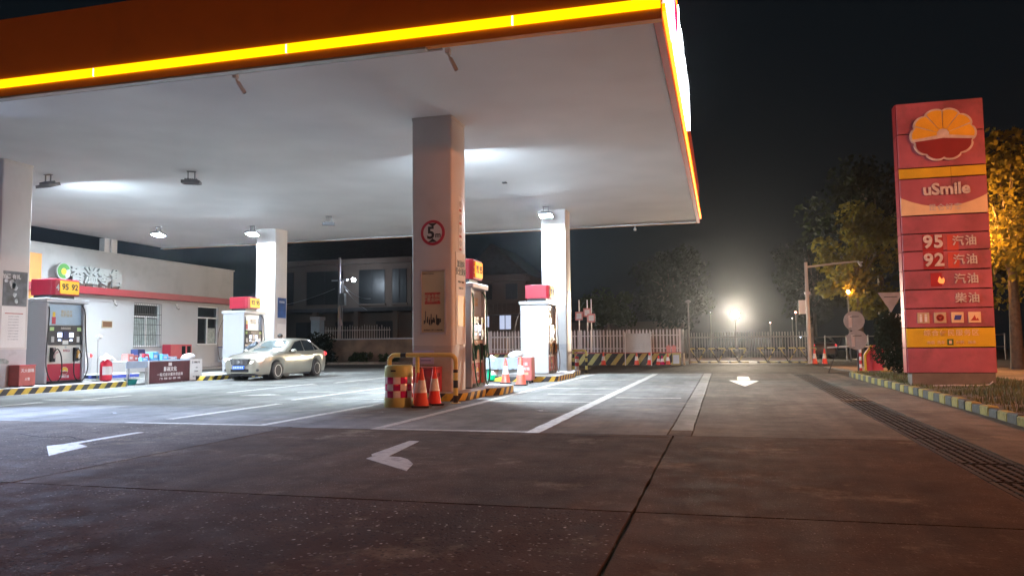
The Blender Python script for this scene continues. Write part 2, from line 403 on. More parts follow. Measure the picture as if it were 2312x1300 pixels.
for cr in ([(-3.1,9.3),(-2.92,9.1),(-2.7,9.15),(-2.5,8.95)],[(-2.4,9.72),(-1.2,9.62),(-0.66,9.70)],[(-9.2,8.4),(-8.6,8.2),(-8.3,8.3),(-7.5,7.9)]):
    pts = []
    for a_, b_ in zip(cr, cr[1:]): pts += jag(a_, b_, 0.08, 0.02)
    pts.append(cr[-1]); w_ = [random.uniform(0.003,0.011) for _ in pts]
    MB().prism([(p[0],p[1]-w) for p,w in zip(pts,w_)]+[(p[0],p[1]+w) for p,w in list(zip(pts,w_))[::-1]],0.0,0.0025).build('crack', M['crack'], fc)
dr = thing('drain_channel', None, None, (2.37, 9.8, 0), -math.atan(0.0139)); tag(dr, kind='structure')
M['grate'] = mat('cast_iron', (0.05,0.042,0.036), 0.6, 0.4, var=0.3, scale=8, dirt=0.5, dscale=4)
M['drainpit'] = mat('drain_pit', (0.02,0.018,0.016), 0.9)
box('channel', M['drainpit'], dr, -0.27, 0.27, -7.6, 20.0, -0.20, -0.045)
gm = MB()
for sx in (-0.262, 0.222): gm.box(sx, sx+0.04, -0.49, 0.49, -0.04, -0.006)
for k in range(5): gm.box(-0.19+k*0.085, -0.15+k*0.085, -0.47, 0.47, -0.035, -0.010)
for k in range(9): gm.box(-0.222, 0.222, -0.47+k*0.115, -0.45+k*0.115, -0.036, -0.013)
gr0 = None
for k in range(27):
    if k == 14: pass
    p = (random.uniform(-0.004,0.004), -7.1+k*1.0, random.uniform(-0.003,0.002))
    if gr0 is None: gr0 = gm.build('grate', M['grate'], dr, loc=p)
    else: share(gr0, p)
box('cover_plate', M['conc_mid'], dr, -0.30, 0.30, 6.42, 6.62, -0.04, 0.004)

# ------------------------------------------------------------------ planting strip with painted kerb stones
kb = thing('planter_kerb', 'low kerb of stones painted yellow and black along the grass verge', 'kerb')
M['kyel'] = mat('kerb_yellow', (0.26,0.21,0.04), 0.7, var=0.3, scale=9, bump=0.4, dirt=0.7, dscale=6)
M['kblk'] = mat('kerb_black', (0.045,0.05,0.045), 0.7, var=0.3, scale=9, bump=0.4, dirt=0.4, dscale=6)
kpath = [(3.88,4),(3.86,11.7),(3.98,15.0),(4.05,18.0),(4.06,24.0),(4.08,27.6),(4.5,28.6),(5.4,29.0)]
def walk(path, step):
    out, carry = [], 0.0
    for a, b in zip(path, path[1:]):
        a, b = Vector(a), Vector(b); L = (b-a).length; t = carry
        while t < L:
            out.append((a+(b-a)*(t/L), math.atan2((b-a).y,(b-a).x))); t += step
        carry = t-L
    return out
for i, (p, a) in enumerate(walk(kpath, 0.45)):
    s = MB().box(-0.215,0.215,-0.09,0.07,-0.05,0.13+random.uniform(-0.01,0.012)).build('kerb_stone', M['kyel'] if (i//1)%2 else M['kblk'], kb,
        loc=(p.x,p.y,0), rot=(random.uniform(-.03,.03),random.uniform(-.02,.02),a+random.uniform(-.03,.03)), bevel=0.02)
M['soil'] = mat('verge_soil', (0.075,0.06,0.035), 0.9, var=0.4, scale=3, bump=0.8, bscale=12)
vg = MB().prism([(3.95,4),(7.4,4),(7.6,20),(7.2,28.6),(5.4,28.95),(4.6,28.5),(4.15,27.6),(4.12,18),(4.02,15),(3.93,11.7)], -0.05, 0.085).build('grass_verge', M['soil']); tag(vg, kind='structure')
M['grass'] = mat('grass_blades', (0.075,0.085,0.022), 0.7, var=0.5, scale=4)
gb = MB()
def verge_edge(y):
    for (x0,y0),(x1,y1) in zip(kpath,kpath[1:]):
        if y0 <= y <= y1: return x0+(x1-x0)*(y-y0)/(y1-y0)
    return 4.1
for i in range(15000):
    y = 9+19*random.random()**1.1; x = verge_edge(y)+0.1+3.1*random.random()
    if 4.2 < x < 6.15 and 20.2 < y < 20.8: continue
    d = noise.noise((x*0.9,y*0.9,3.1))
    if d < -0.12 and random.random() < 0.85: continue
    h = random.uniform(0.04,0.10)*(1.0+max(0,d)); a = random.uniform(0,6.28); w = random.uniform(0.006,0.014); l = random.uniform(0,0.06)
    ca, sa = math.cos(a), math.sin(a); o = len(gb.v)
    gb.v += [(x-ca*w,y-sa*w,0.08),(x+ca*w,y+sa*w,0.08),(x+sa*l,y-ca*l,0.08+h)]; gb.f.append((o,o+1,o+2)); gb.m.append(0)
tag(gb.build('verge_grass', M['grass']), 'patchy short grass on the verge around the price sign', 'grass', kind='stuff')
M['sidepave'] = concrete('side_pavement', (0.30,0.25,0.21), rough=0.7)
sp = MB().prism([(7.9,-10),(60,-10),(60,105),(9.5,105),(8.3,70),(7.9,30)], -0.05, 0.0).build('side_road', M['sidepave']); tag(sp, kind='structure')
xr = MB().prism([(4.9,30.5),(7.9,30.5),(7.9,37.5),(4.4,37.5)], -0.06, 0.012).build('side_entrance', M['sidepave']); tag(xr, kind='structure')

# ------------------------------------------------------------------ canopy
cp = thing('canopy', 'wide white canopy with orange fascia and glowing yellow strip over the pumps', 'canopy', (-13.8, 22.0, 6.12))
ox, oy, oz = -13.8, 22.0, 6.12
def cbox(name, m, x0,x1,y0,y1,z0,z1, par=cp, bevel=0): return box(name, m, par, x0-ox,x1-ox,y0-oy,y1-oy,z0-oz,z1-oz, bevel)
cbox('soffit', M['plaster'], -26.9,-0.90,11.75,32.4,6.12,6.60)
cbox('roof_deck', M['trim'], -26.9,-0.95,11.8,32.3,6.61,7.4)
cbox('front_fascia', M['orange'], -27.0,-0.75,11.60,11.74,6.07,7.62)
rf = cbox('side_fascia', M['fred'], -0.885,-0.76,11.745,32.55,6.07,7.62)
cbox('rear_fascia', M['orange'], -27.0,-0.89,32.42,32.55,6.07,7.62)
M['joint'] = emat('strip_joint', (1,0.95,0.75), 1.6)
xs = [-27.0] + [-3.1-4.08*k for k in range(5,-1,-1)] + [-0.75]
for a, b in zip(xs, xs[1:]):
    cbox('light_strip', M['strip_y'], a+0.016, b-0.016, 11.565, 11.597, 6.235, 6.395)
for a in xs[1:-1]: cbox('strip_joint', M['joint'], a-0.014, a+0.014, 11.567, 11.597, 6.24, 6.39)
M['strip_o'] = emat('amber_light_strip', (1.0,0.20,0.0), 2.6, (0.8,0.45,0.05))
for k in range(5): cbox('light_strip', M['strip_o'], -0.757,-0.70, 11.75+k*4.16+0.02, 11.75+(k+1)*4.16-0.02, 6.25,6.38)
MB().tube([(-27-ox,11.86-oy,-0.025),(-15-ox,11.86-oy,-0.027),(-4.4-ox,11.86-oy,-0.024)],0.022).build('conduit', M['trim'], cp)
cbox('edge_trim', M['trim'], -27.0,-4.6,11.60,11.735,6.035,6.066)
cbox('edge_trim', M['trim'], -27.0,-0.9,32.30,32.41,6.07,6.115)
# box letters and round emblem on the right-hand fascia
M['letter'] = emat('lit_letters', (0.88,0.94,1.0), 7.0)
M['halo'] = mat('letter_side', (0.8,0.8,0.85), 0.5)
for k, chh in enumerate('中国石油'):
    t = text('fascia_letter', chh, 1.15, M['letter'], cp, (-0.69-ox, 14.75+k*1.45-oy, 6.94-oz), '+x', bold=0.03, ext=0.06)
eb = MB().cyl((-0.755-ox,13.15-oy,6.95-oz),(-0.62-ox,13.15-oy,6.95-oz),0.60,n=28).build('fascia_emblem', M['letter'], cp)
M['emred'] = emat('emblem_red', (0.8,0.01,0.12), 0.9, (0.5,0.01,0.08))
pe = [(13.15-oy+0.5*math.cos(a), 6.95-oz+0.5*math.sin(a)) for a in [R(180+180*i/16) for i in range(17)]]
MB().prism(pe, -0.618-ox, -0.605-ox, 'x').build('emblem_half', M['emred'], eb)
pe = [(13.15-oy+0.5*math.cos(a), 6.97-oz+0.5*math.sin(a)) for a in [R(180*i/16) for i in range(17)]]
MB().prism(pe, -0.618-ox, -0.605-ox, 'x').build('emblem_half', M['strip_o'], eb)
# small things fixed to the soffit
MB().lathe([(0.0,0),(0.10,-0.004),(0.105,-0.012),(0.0,-0.016)],18,(-4.77-ox,24.5-oy,0)).build('ceiling_disc', M['plaster'], cp)
MB().box(-6.40-ox,-6.27-ox,22.45-oy,22.6-oy,-0.03,-0.001).build('junction_box', M['darksteel'], cp)

def column(label, x0, x1, y0, y1):
    t = thing('canopy_column', label, 'column', ((x0+x1)/2, (y0+y1)/2, 0.16))
    hx, hy = (x1-x0)/2, (y1-y0)/2
    MB().prism(rrect(-hx,hx,-hy,hy,0.045,3), 0.975, 5.958).build('shaft', M['column'], t, smooth=35)
    MB().prism(rrect(-hx+.004,hx-.004,-hy+.004,hy-.004,0.045,3), 0.0, 0.972).build('skirt', M['skirt'], t, smooth=35)
    MB().prism(rrect(-hx-.012,hx+.012,-hy-.012,hy+.012,0.05,3), 5.90, 5.957).build('collar', M['column'], t, smooth=35)
    return t
C1 = column('broad canopy column nearest the camera with a round 5 m sign', -6.45,-5.53,15.45,16.37)
C2 = column('canopy column with brightly lit face behind the right-hand far pump', -6.40,-5.48,27.72,28.62)
CL1 = column('canopy column cut by the left edge of the picture, posters on it', -18.90,-17.98,15.62,16.54)
CL2 = column('canopy column with brightly lit face behind the silver-gold car', -18.95,-18.03,28.42,29.36)

# things on the column faces (local coordinates: column centre, z from 0.16)
def facebox(name, m, t, x0,x1,z0,z1,th=0.012,off=0.0,face='-y',hy=0.46):
    a = -hy-off
    if face == '-y': return box(name, m, t, x0,x1, a-th, a, z0-.16, z1-.16)
    return box(name, m, t, hy+off, hy+off+th, x0, x1, z0-.16, z1-.16)
disc = MB().cyl((0.03,-0.461,3.40),(0.03,-0.476,3.40),0.275,n=32).build('height_sign', M['red'], C1)
MB().cyl((0.03,-0.4765,3.40),(0.03,-0.480,3.40),0.215,n=32).build('sign_face', M['white'], disc)
for s in (1,-1):
    MB().prism([(-0.075,3.40+s*0.205),(0.135,3.40+s*0.205),(0.03,3.40+s*0.125)][::s], -0.4845, -0.4805, 'y').build('triangle', M['ink'], disc)
text('numeral', '5', 0.36, M['ink'], disc, (-0.01,-0.483,3.385), '-y', bold=0.03)
text('numeral', 'm', 0.17, M['ink'], disc, (0.155,-0.483,3.345), '-y', bold=0.02)
M['poster_tan'] = mat('poster_tan', (0.46,0.38,0.24), 0.5, var=0.1, scale=2)
M['frame_grey'] = mat('frame_grey', (0.55,0.55,0.60), 0.35, 0.5)
pf = facebox('poster', M['poster_tan'], C1, -0.23, 0.30, 1.42, 2.73, 0.01)
for a in ((-0.26,-0.225,1.38,2.77),(0.295,0.33,1.38,2.77)): facebox('poster_frame', M['frame_grey'], C1, *a, 0.028)
for z in (1.38, 2.735): facebox('poster_frame', M['frame_grey'], C1, -0.2245, 0.2945, z, z+0.035, 0.028)
M['stamp'] = mat('stamp_red', (0.40,0.045,0.03), 0.6, var=0.25, scale=14)
facebox('red_stamp', M['stamp'], pf, -0.155, 0.20, 2.02, 2.27, 0.003, 0.011)
text('poster_text', '加油卡充值\n十惠活动中', 0.085, M['poster_tan'], pf, (0.022,-0.4755,1.985), '-y', bold=0.02, ext=0.001)
cy = MB()
for k in range(16):
    x = -0.17+k*0.024+random.uniform(-.01,.01); h = random.choice((0.05,0.07,0.1,0.16,0.22))*random.uniform(.7,1.1)
    cy.box(x, x+random.uniform(0.014,0.03), -0.474, -0.4715, 1.44+0.14*math.sin(k*.9)*0.25, 1.48+h)
cy.build('city_print', M['ink'], pf)
text('poster_text', '服务热线 优惠多多 欢迎光临', 0.034, M['ink'], pf, (0.035,-0.4725,1.305), '-y', bold=0.02, ext=0.001)
text('poster_text', '中国石油  夏季特惠', 0.03, M['ink'], pf, (-0.08,-0.4725,2.51), '-y', bold=0.01, ext=0.001)
# right side of the near column
st = facebox('icon_strip', M['paper'], C1, -0.02, 0.20, 3.22, 4.42, 0.006, 0, '+x')
for k in range(4):
    z = 4.25-0.29*k
    MB().cyl((0.4665,0.09,z-.16),(0.469,0.09,z-.16),0.075,n=18).build('icon', M['skirt'], st)
    facebox('icon_caption', M['stamp'], st, 0.02, 0.16, z-0.165, z-0.115, 0.003, 0.0066, '+x')
sp2 = facebox('side_poster', M['paper'], C1, -0.22, 0.40, 1.16, 3.16, 0.012, 0, '+x')
text('poster_text', '加油站\n安全须知', 0.17, M['ink'], sp2, (0.476, 0.09, 2.66), '+x', bold=0.03, ext=0.001)
text('poster_text', '进站熄火 严禁烟火', 0.05, M['ink'], sp2, (0.476, 0.09, 2.36), '+x', bold=0.02, ext=0.001)
text('poster_text', '请勿拨打手机', 0.05, M['ink'], sp2, (0.476, 0.09, 2.22), '+x', bold=0.02, ext=0.001)
facebox('print_block', M['yflat'], sp2, -0.13, 0.33, 1.55, 2.22, 0.003, 0.0125, '+x')
# posters on the left column
M['photo'] = mat('poster_photo', (0.06,0.07,0.08), 0.4, var=0.95, scale=3.2)
ph = facebox('photo_poster', M['photo'], CL1, -0.34, 0.38, 2.28, 3.19, 0.01, 0, '+x')
M['ghost'] = mat('photo_pale', (0.42,0.46,0.48), 0.5, var=0.6, scale=9)
for k in range(7):
    y = random.uniform(-0.28,0.25); z = random.uniform(2.38,3.0); s = random.uniform(.05,.11)
    MB().prism([(y+s*math.cos(a)*random.uniform(.5,1.2), z-.16+s*1.4*math.sin(a)*random.uniform(.5,1.1)) for a in [R(45*i) for i in range(8)]], 0.4705, 0.472, 'x').build('photo_shape', M['ghost'], ph)
text('poster_text', '加满 有礼', 0.13, M['white'], ph, (0.4712, -0.1, 2.88), '+x', bold=0.02, ext=0.001)
nt = facebox('notice_sheet', M['paper'], CL1, -0.36, 0.36, 1.19, 2.26, 0.008, 0, '+x')
facebox('notice_rule', M['stamp'], nt, -0.26, 0.28, 2.07, 2.09, 0.002, 0.0085, '+x')
for k in range(9):
    text('notice_text', '油品质量公示加油服务承诺监督电话'[k%5:k%5+9], 0.035, M['skirt'], nt, (0.4695, 0.0, 1.84-k*0.075), '+x', bold=0.01, ext=0.0006)
M['greyprint'] = mat('faded_print', (0.25,0.29,0.28), 0.6, var=0.4, scale=12)
MB().prism([(-0.44,0.62),(-0.1,0.60),(-0.08,0.68),(-0.2,0.74),(-0.42,0.75)], 0.459, 0.464, 'x').build('car_print', M['greyprint'], CL1)
M['poster_blue'] = mat('poster_blue', (0.05,0.11,0.30), 0.4, var=0.5, scale=1.6)
bp = facebox('blue_poster', M['poster_blue'], CL2, -0.25, 0.38, 2.35, 3.20, 0.01, 0, '+x')
text('poster_text', '安全用油', 0.10, M['white'], bp, (0.4715, 0.06, 2.86), '+x', bold=0.02, ext=0.001)
facebox('notice_sheet', M['paper'], CL2, -0.25, 0.38, 1.3, 2.1, 0.006, 0, '+x')
facebox('blue_poster', M['poster_blue'], C2, -0.25, 0.38, 2.35, 3.1, 0.01, 0, '+x')

# ------------------------------------------------------------------ flood lights under the canopy (the station's own lamps)
M['lens_on'] = emat('lens_lit', (0.72,0.87,1.0), 3500.0)
M['lens_blue'] = emat('lens_lit_cool', (0.50,0.64,1.0), 60.0)
M['lens_on2'] = emat('lens_lit_rear', (0.72,0.87,1.0), 2000.0)
M['lens_on3'] = emat('lens_lit_shop', (0.72,0.87,1.0), 1250.0)
M['lens_off'] = mat('lens_unlit', (0.30,0.30,0.33), 0.15, var=0.1)
def flood(label, x, y, tilt, lens, tx=0.0, rz=0.0):
    t = thing('flood_light', label, 'lamp', (x, y, 6.12), rz, 'flood lights under the canopy')
    b = MB().box(-0.12,0.12,-0.05,0.05,-0.015,-0.001)
    for s in (-1,1): b.box(s*0.09-0.012, s*0.09+0.012, -0.015, 0.015, -0.23, -0.014)
    b.build('bracket', M['lampgrey'], t)
    h = MB().prism(rrect(-0.25,0.25,-0.21,0.21,0.03,2), -0.035, 0.03).prism(rrect(-0.17,0.17,-0.14,0.14,0.03,2), 0.031, 0.07)
    for k in range(7): h.box(-0.15+k*0.05-0.006,-0.15+k*0.05+0.006,-0.13,0.13,0.071,0.095)
    h = h.build('housing', M['lampgrey'], t, loc=(0,0,-0.30), rot=(tilt,tx,0), bevel=0.006)
    MB().box(-0.21,0.21,-0.17,0.17,-0.040,-0.0355).build('lens', lens, h)
    rim = MB()
    for q in ((-0.245,0.245,-0.205,-0.175),(-0.245,0.245,0.175,0.205),(-0.245,-0.215,-0.1745,0.1745),(0.215,0.245,-0.1745,0.1745)): rim.box(*q,-0.056,-0.0355)
    rim.build('shroud', M['lampgrey'], h)
    return t
flood('lit flood light behind the near column with the 5 m sign', -6.38, 17.30, R(21), M['lens_on'])
flood('lit flood light just right of the top of the leftmost column', -18.50, 17.50, R(21), M['lens_on'])
flood('lit flood light hanging alone over the lane by the shop', -22.33, 26.57, R(-12), M['lens_on3'])
flood('lit flood light at the top of the column behind the car', -18.60, 27.62, R(-13), M['lens_on2'])
flood('lit flood light at the top of the column behind the far right pump', -6.05, 27.02, R(-13), M['lens_on2'])
flood('unlit grey flood light on the soffit left of centre, the larger one', -14.40, 18.40, R(4), M['lens_off'], rz=0.5)
flood('unlit grey flood light on the soffit nearer the back edge', -14.46, 26.42, R(5), M['lens_off'], rz=0.5)
flood('cool white flood light near the front edge, outside the left of the picture', -15.7, 12.6, R(-24), M['lens_blue'], tx=R(-28))
sl = bpy.data.lights.new('flood_beam', 'SPOT'); sl.energy = 7600; sl.color = (0.50,0.64,1.0); sl.spot_size = R(62); sl.spot_blend = 0.7; sl.shadow_soft_size = 0.15
slo = bpy.data.objects.new('flood_beam', sl); col.objects.link(slo); slo.location = (-15.65,12.5,5.72)
slo.rotation_euler = (Vector((-10.9,9.4,0))-Vector((-15.65,12.5,5.72))).to_track_quat('-Z','Y').to_euler()

# ------------------------------------------------------------------ cameras on the canopy
def bullet_cam(label, loc, aim, rz=0.0, m='trim', k=0.8):
    t = thing('security_camera', label, 'camera', loc, rz, 'security cameras')
    MB().box(-0.045,0.045,-0.045,0.045,-0.09,-0.001).build('mount', M[m], t, bevel=0.01)
    e = Vector(aim)
    MB().tube([(0,0,-0.08),(e.x*.2,e.y*.2,-0.14),(e.x*.5,e.y*.5,-0.17)],0.018).build('arm', M[m], t)
    d = Vector((e.x,e.y,e.z)).normalized(); p = Vector((e.x*.5,e.y*.5,-0.19))
    b = MB().cyl(p-d*0.05, p+d*0.22*k, 0.045*k, n=10).build('barrel', M[m], t, smooth=40)
    MB().cyl(p+d*0.2201*k, p+d*0.226*k, 0.034*k, n=10).build('camera_lens', M['black'], b)
    return t
M['camwhite'] = mat('camera_white', (0.7,0.69,0.66), 0.4, var=0.05)
bullet_cam('small security camera on the front edge conduit, the left one', (-8.43,11.92,6.115), (0.10,0.10,-0.22), m='camwhite')
bullet_cam('small security camera at the right end of the front edge conduit', (-4.32,11.92,6.115), (0.09,0.10,-0.22), m='camwhite')
bullet_cam('white twin security camera under the rear edge of the canopy', (-12.4,32.0,6.115), (0.35,-0.1,-0.08), m='camwhite', k=1.5)
bullet_cam('short white camera beside the twin camera at the rear edge', (-12.9,32.0,6.115), (-0.12,-0.12,-0.10), m='camwhite', k=1.1)
MB().tube([(0,0,0),(0,0,-0.12)],0.015).lathe([(0.0,-0.24),(0.055,-0.22),(0.06,-0.16),(0.04,-0.12),(0.0,-0.119)],12).build('dome_camera', M['camwhite'], None, loc=(-3.4,32.25,6.069))
tag(bpy.data.objects['dome_camera'], 'little round white camera hanging near the far right canopy corner', 'camera', 'security cameras')

# ------------------------------------------------------------------ pump islands
def island(label, secs, cx):
    """secs: list of (y0, y1, half width)"""
    y0 = secs[0][0]; t = thing('pump_island', label, 'island', (cx, y0, 0), 0, 'pump islands')
    for a, b, w in secs:
        MB().prism(rrect(-w,w,a-y0,b-y0,min(0.45,w*.6),7), 0.0, 0.152).build('kerb_ring', M['kerb'], t)
        MB().prism(rrect(-w+.012,w-.012,a-y0+.012,b-y0-.012,min(0.44,w*.6),7), 0.1525, 0.160 + (0.003 if w > 0.9 else 0)).build('island_top', M['islandtop'], t)
    return t
island('striped island under the near right pump and the 5 m column', [(14.95,16.95,0.85),(16.70,18.45,1.08)], -5.98)
island('striped island under the far right pump', [(23.0,26.6,1.08),(26.4,28.95,0.85)], -5.98)
island('striped island under the leftmost pump', [(13.4,19.55,1.25)], -18.45)
island('striped island behind the car under the second left pump', [(22.9,30.2,1.25)], -18.45)

# ------------------------------------------------------------------ flower emblem (used on the price sign and the pumps)
def emblem(parent, loc, k, face='-y', name='emblem', mats=None):
    mw, my, mr = mats or (M['white'], M['yflat'], M['emflat'])
    N = 80
    def rad(a): return 0.90 + 0.10*abs(math.cos(5*(a-R(90))+math.pi/2))**0.6
    def pr(f): return [(f*k*1.04*rad(a)*math.cos(a), f*k*0.93*rad(a)*math.sin(a)) for a in [2*math.pi*i/N for i in range(N)]]
    o = MB().prism(pr(1.0)[::-1], 0, -0.07*k, 'y').build(name, mw, parent, loc=loc)
    if face == '+x': o.rotation_euler = (0,0,R(90))
    lo = [(0.93*k*1.04*rad(a)*math.cos(a), 0.93*k*0.93*rad(a)*math.sin(a)) for a in [R(-156+132*i/24)-0 for i in range(25)]]
    lo = [(0.93*k*1.04*rad(a)*math.cos(a), 0.93*k*0.93*rad(a)*math.sin(a)) for a in [R(-165+150*i/30) for i in range(31)]]
    MB().prism(([(0,-0.13*k)]+lo)[::-1], -0.071*k, -0.085*k, 'y').build('emblem_base', mr, o)
    for j in range(6):
        a0, a1 = -10+j*33.3+1.6, -10+(j+1)*33.3-1.6
        arc = [(0.93*k*1.04*rad(R(a))*math.cos(R(a)), 0.93*k*0.93*rad(R(a))*math.sin(R(a))) for a in [a0+(a1-a0)*i/10 for i in range(11)]]
        am = R((a0+a1)/2)
        MB().prism(([(0.2*k*math.cos(R(a1)),0.2*k*math.sin(R(a1))),(0.2*k*math.cos(R(a0)),0.2*k*math.sin(R(a0)))]+arc)[::-1], -0.071*k, -0.085*k, 'y').build('petal', my, o)
    return o
M['emflat'] = mat('emblem_red_flat', (0.24,0.028,0.03), 0.35, var=0.08)

def spline(pts, n=8):
    pts = [Vector(p) for p in pts]; P = [pts[0]]+pts+[pts[-1]]; out = []
    for i in range(1, len(P)-2):
        for k in range(n):
            t = k/n; a,b,c,d = P[i-1],P[i],P[i+1],P[i+2]
            out.append(0.5*((2*b)+(c-a)*t+(2*a-5*b+4*c-d)*t*t+(3*b-a-3*c+d)*t**3))
    return out+[pts[-1]]

# ------------------------------------------------------------------ fuel dispensers: local origin on the island, working face towards +x
def pump(label, loc, words, digit, topm, hosem, noz, lowm, tail=None, blank=False):
    t = thing('fuel_pump', label, 'fuel pump', loc, 0, 'fuel pumps')
    box('plinth', M['black'], t, -0.44,0.44,-0.64,0.64,0.0,0.085)
    box('cabinet', M['cabwhite'], t, -0.43,0.36,-0.60,0.60,0.085,2.28, 0.01)
    for s in (-1,1): box('side_column', M['cabwhite'], t, -0.48,0.46, s*0.645-0.045, s*0.645+0.045, 0.02, 2.28, 0.012)
    box('lower_panel', lowm, t, 0.361,0.40,-0.597,0.597,0.09,0.56,0.006)
    box('nozzle_panel', M['beige'], t, 0.361,0.395,-0.597,0.597,0.562,1.09,0.006)
    cpn = box('control_panel', M['black'], t, 0.361,0.44,-0.597,0.597,1.095,1.64,0.01)
    for s in (-1,1):
        box('screen', M['screen'], cpn, 0.4405,0.444, s*0.20-0.075, s*0.20+0.075, 1.31,1.44)
        box('screen', M['screen'], cpn, 0.4405,0.444, s*0.20-0.055, s*0.20+0.045, 1.20,1.25)
        box('card_slot', M['cabgrey'], cpn, 0.4405,0.446, s*0.44-0.05, s*0.44+0.05, 1.17,1.33)
        box('sticker', M['sticker'], cpn, 0.4405,0.443, s*0.47-0.07, s*0.47+0.07, 1.49,1.59)
    box('card_reader', M['darkblue'], cpn, 0.4405,0.452,-0.075,0.075,1.27,1.48)
    box('sticker', M['paper'], cpn, 0.4405,0.443,-0.10,0.10,1.11,1.22)
    text('panel_text', '自助加油机', 0.07, M['beige'], cpn, (0.4425,0,1.56), '+x', bold=0.01, ext=0.001)
    ad = box('advert_panel', M['advert'], t, 0.361,0.372,-0.597,0.597,1.66,2.24)
    text('advert_text', '微信支付\n快捷加油', 0.10, M['poster_tan'], ad, (0.374,0.08,1.98), '+x', bold=0.02, ext=0.001)
    box('advert_figure', M['red'], ad, 0.3725,0.375,-0.42,-0.29,1.68,1.88); box('advert_figure', M['yflat'], ad, 0.3725,0.375,-0.40,-0.31,1.885,2.02)
    box('top_slab', M['cabwhite'], t, -0.52,0.52,-0.74,0.74,2.281,2.40,0.012)
    box('neck', M['black'], t, -0.30,0.34,-0.42,0.36,2.401,2.50)
    tp = MB().prism([(-0.36,-0.46),(0.36,-0.46),(0.44,-0.40),(0.44,0.44),(-0.36,0.44)],2.501,2.96).build('topper', M['red'], t, bevel=0.02, seg=2)
    MB().prism(rrect(-0.25,0.41,2.545,2.915,0.04,3), 0.4405,0.462,'x').build('light_panel', topm, tp)
    for s_, w_ in zip((-0.08,0.25), words.split()): text('topper_text', w_, 0.235, M['ink'], tp, (0.465,s_,2.735), '+x', bold=0.025, ext=0.002)
    text('topper_number', digit, 0.24, M['white'], tp, (0.4435, (-0.32 if tail is None else 0.425),2.71), '+x', bold=0.03, ext=0.002, sx=0.8)
    em = emblem(t, (0.402,0.03,0.36), 0.12, '+x', 'pump_emblem')
    text('pump_text', '中国石油', 0.085, M['white'], t, (0.4025,0.03,0.19), '+x', bold=0.03, ext=0.001)
    box('label_plate', M['redfade'], t, 0.3955,0.40,-0.02,0.20,0.90,0.965); text('label_text', '小心轻放', 0.05, M['white'], t, (0.402,0.09,0.932), '+x', bold=0.02, ext=0.001)
    MB().cyl((0.395,0.06,1.03),(0.402,0.06,1.03),0.03,n=12).build('round_lock', M['cabgrey'], t)
    for i, s in enumerate((-1,1)):
        hb = box('holster', M['black'], t, 0.3955,0.47, s*0.40-0.085, s*0.40+0.06, 0.62,1.02,0.01)
        nm = noz[i]
        q = MB().tube([(0.48,s*0.40-0.02,0.72),(0.50,s*0.40,0.84),(0.49,s*0.40-0.01,0.97)],0.03,8).cyl((0.49,s*0.40,0.86),(0.52,s*0.40+0.09,0.90),0.035,0.028,8).build('nozzle', M[nm], t, smooth=50)
        MB().tube([(0.49,s*0.40-0.01,0.96),(0.47,s*0.40-0.02,1.01)],0.014,6).build('spout', M['steel'], q)
        y0 = s*0.60
        MB().tube(spline([(0.40,y0,2.24),(0.49,y0+s*.02,2.05),(0.50,y0+s*.05,1.5),(0.51,y0+s*.10,0.9),(0.55,y0+s*.12,0.45),(0.56,y0-s*.02,0.12),(0.56,y0-s*.22,0.06),(0.56,y0-s*.38,0.25),(0.55,y0-s*.37,0.75),(0.54,y0-s*.24,0.98),(0.53,y0-s*.10,0.80),(0.51,y0-s*.16,0.66),(0.49,s*0.40,0.72)],5),0.0165,7).build('hose', M[hosem[i]], t, smooth=60)
    MB().tube(spline([(-0.40,-0.66,2.24),(-0.62,-0.70,1.7),(-0.72,-0.66,1.1),(-0.66,-0.60,0.5),(-0.52,-0.5,0.7)],5),0.016,6).build('hose', M['hosebrown'], t, smooth=60)
    box('grip_rail', M['steel'], t, 0.40,0.44,0.705,0.745,0.25,2.1,0.01)
    return t
M['sticker'] = mat('green_sticker', (0.35,0.50,0.18), 0.5, var=0.15)
M['darkblue'] = mat('reader_blue', (0.02,0.03,0.10), 0.3)
M['noz_pink'] = mat('nozzle_pink', (0.55,0.36,0.34), 0.5); M['noz_or'] = mat('nozzle_orange', (0.62,0.30,0.06), 0.5); M['noz_gr'] = mat('nozzle_green', (0.01,0.10,0.05), 0.4)
pump('white pump with red base, yellow box reading 95 92, at the left', (-18.53,17.88,0.16), '95   92', '4', M['yellow'], ('rubber','rubber'), ('noz_pink','noz_or'), M['red'])
pump('white pump behind the car, yellow box reading 92 95', (-18.50,26.98,0.16), '92   95', '3', M['yellow'], ('rubber','rubber'), ('noz_pink','noz_or'), M['red'], tail=1)
PR = pump('near right pump with green hose and glowing orange box beside the 5 m column', (-5.95,17.18,0.163), '92   95', '2', M['orangelit'], ('hosegreen','hosegreen'), ('noz_gr','noz_gr'), M['redfade'])
PR.scale = (1,0.8,1)
pump('far right pump in front of the lit column', (-5.98,25.45,0.163), '92   95', '1', M['yflat'], ('hosebrown','hosebrown'), ('noz_or','noz_or'), M['redfade'])

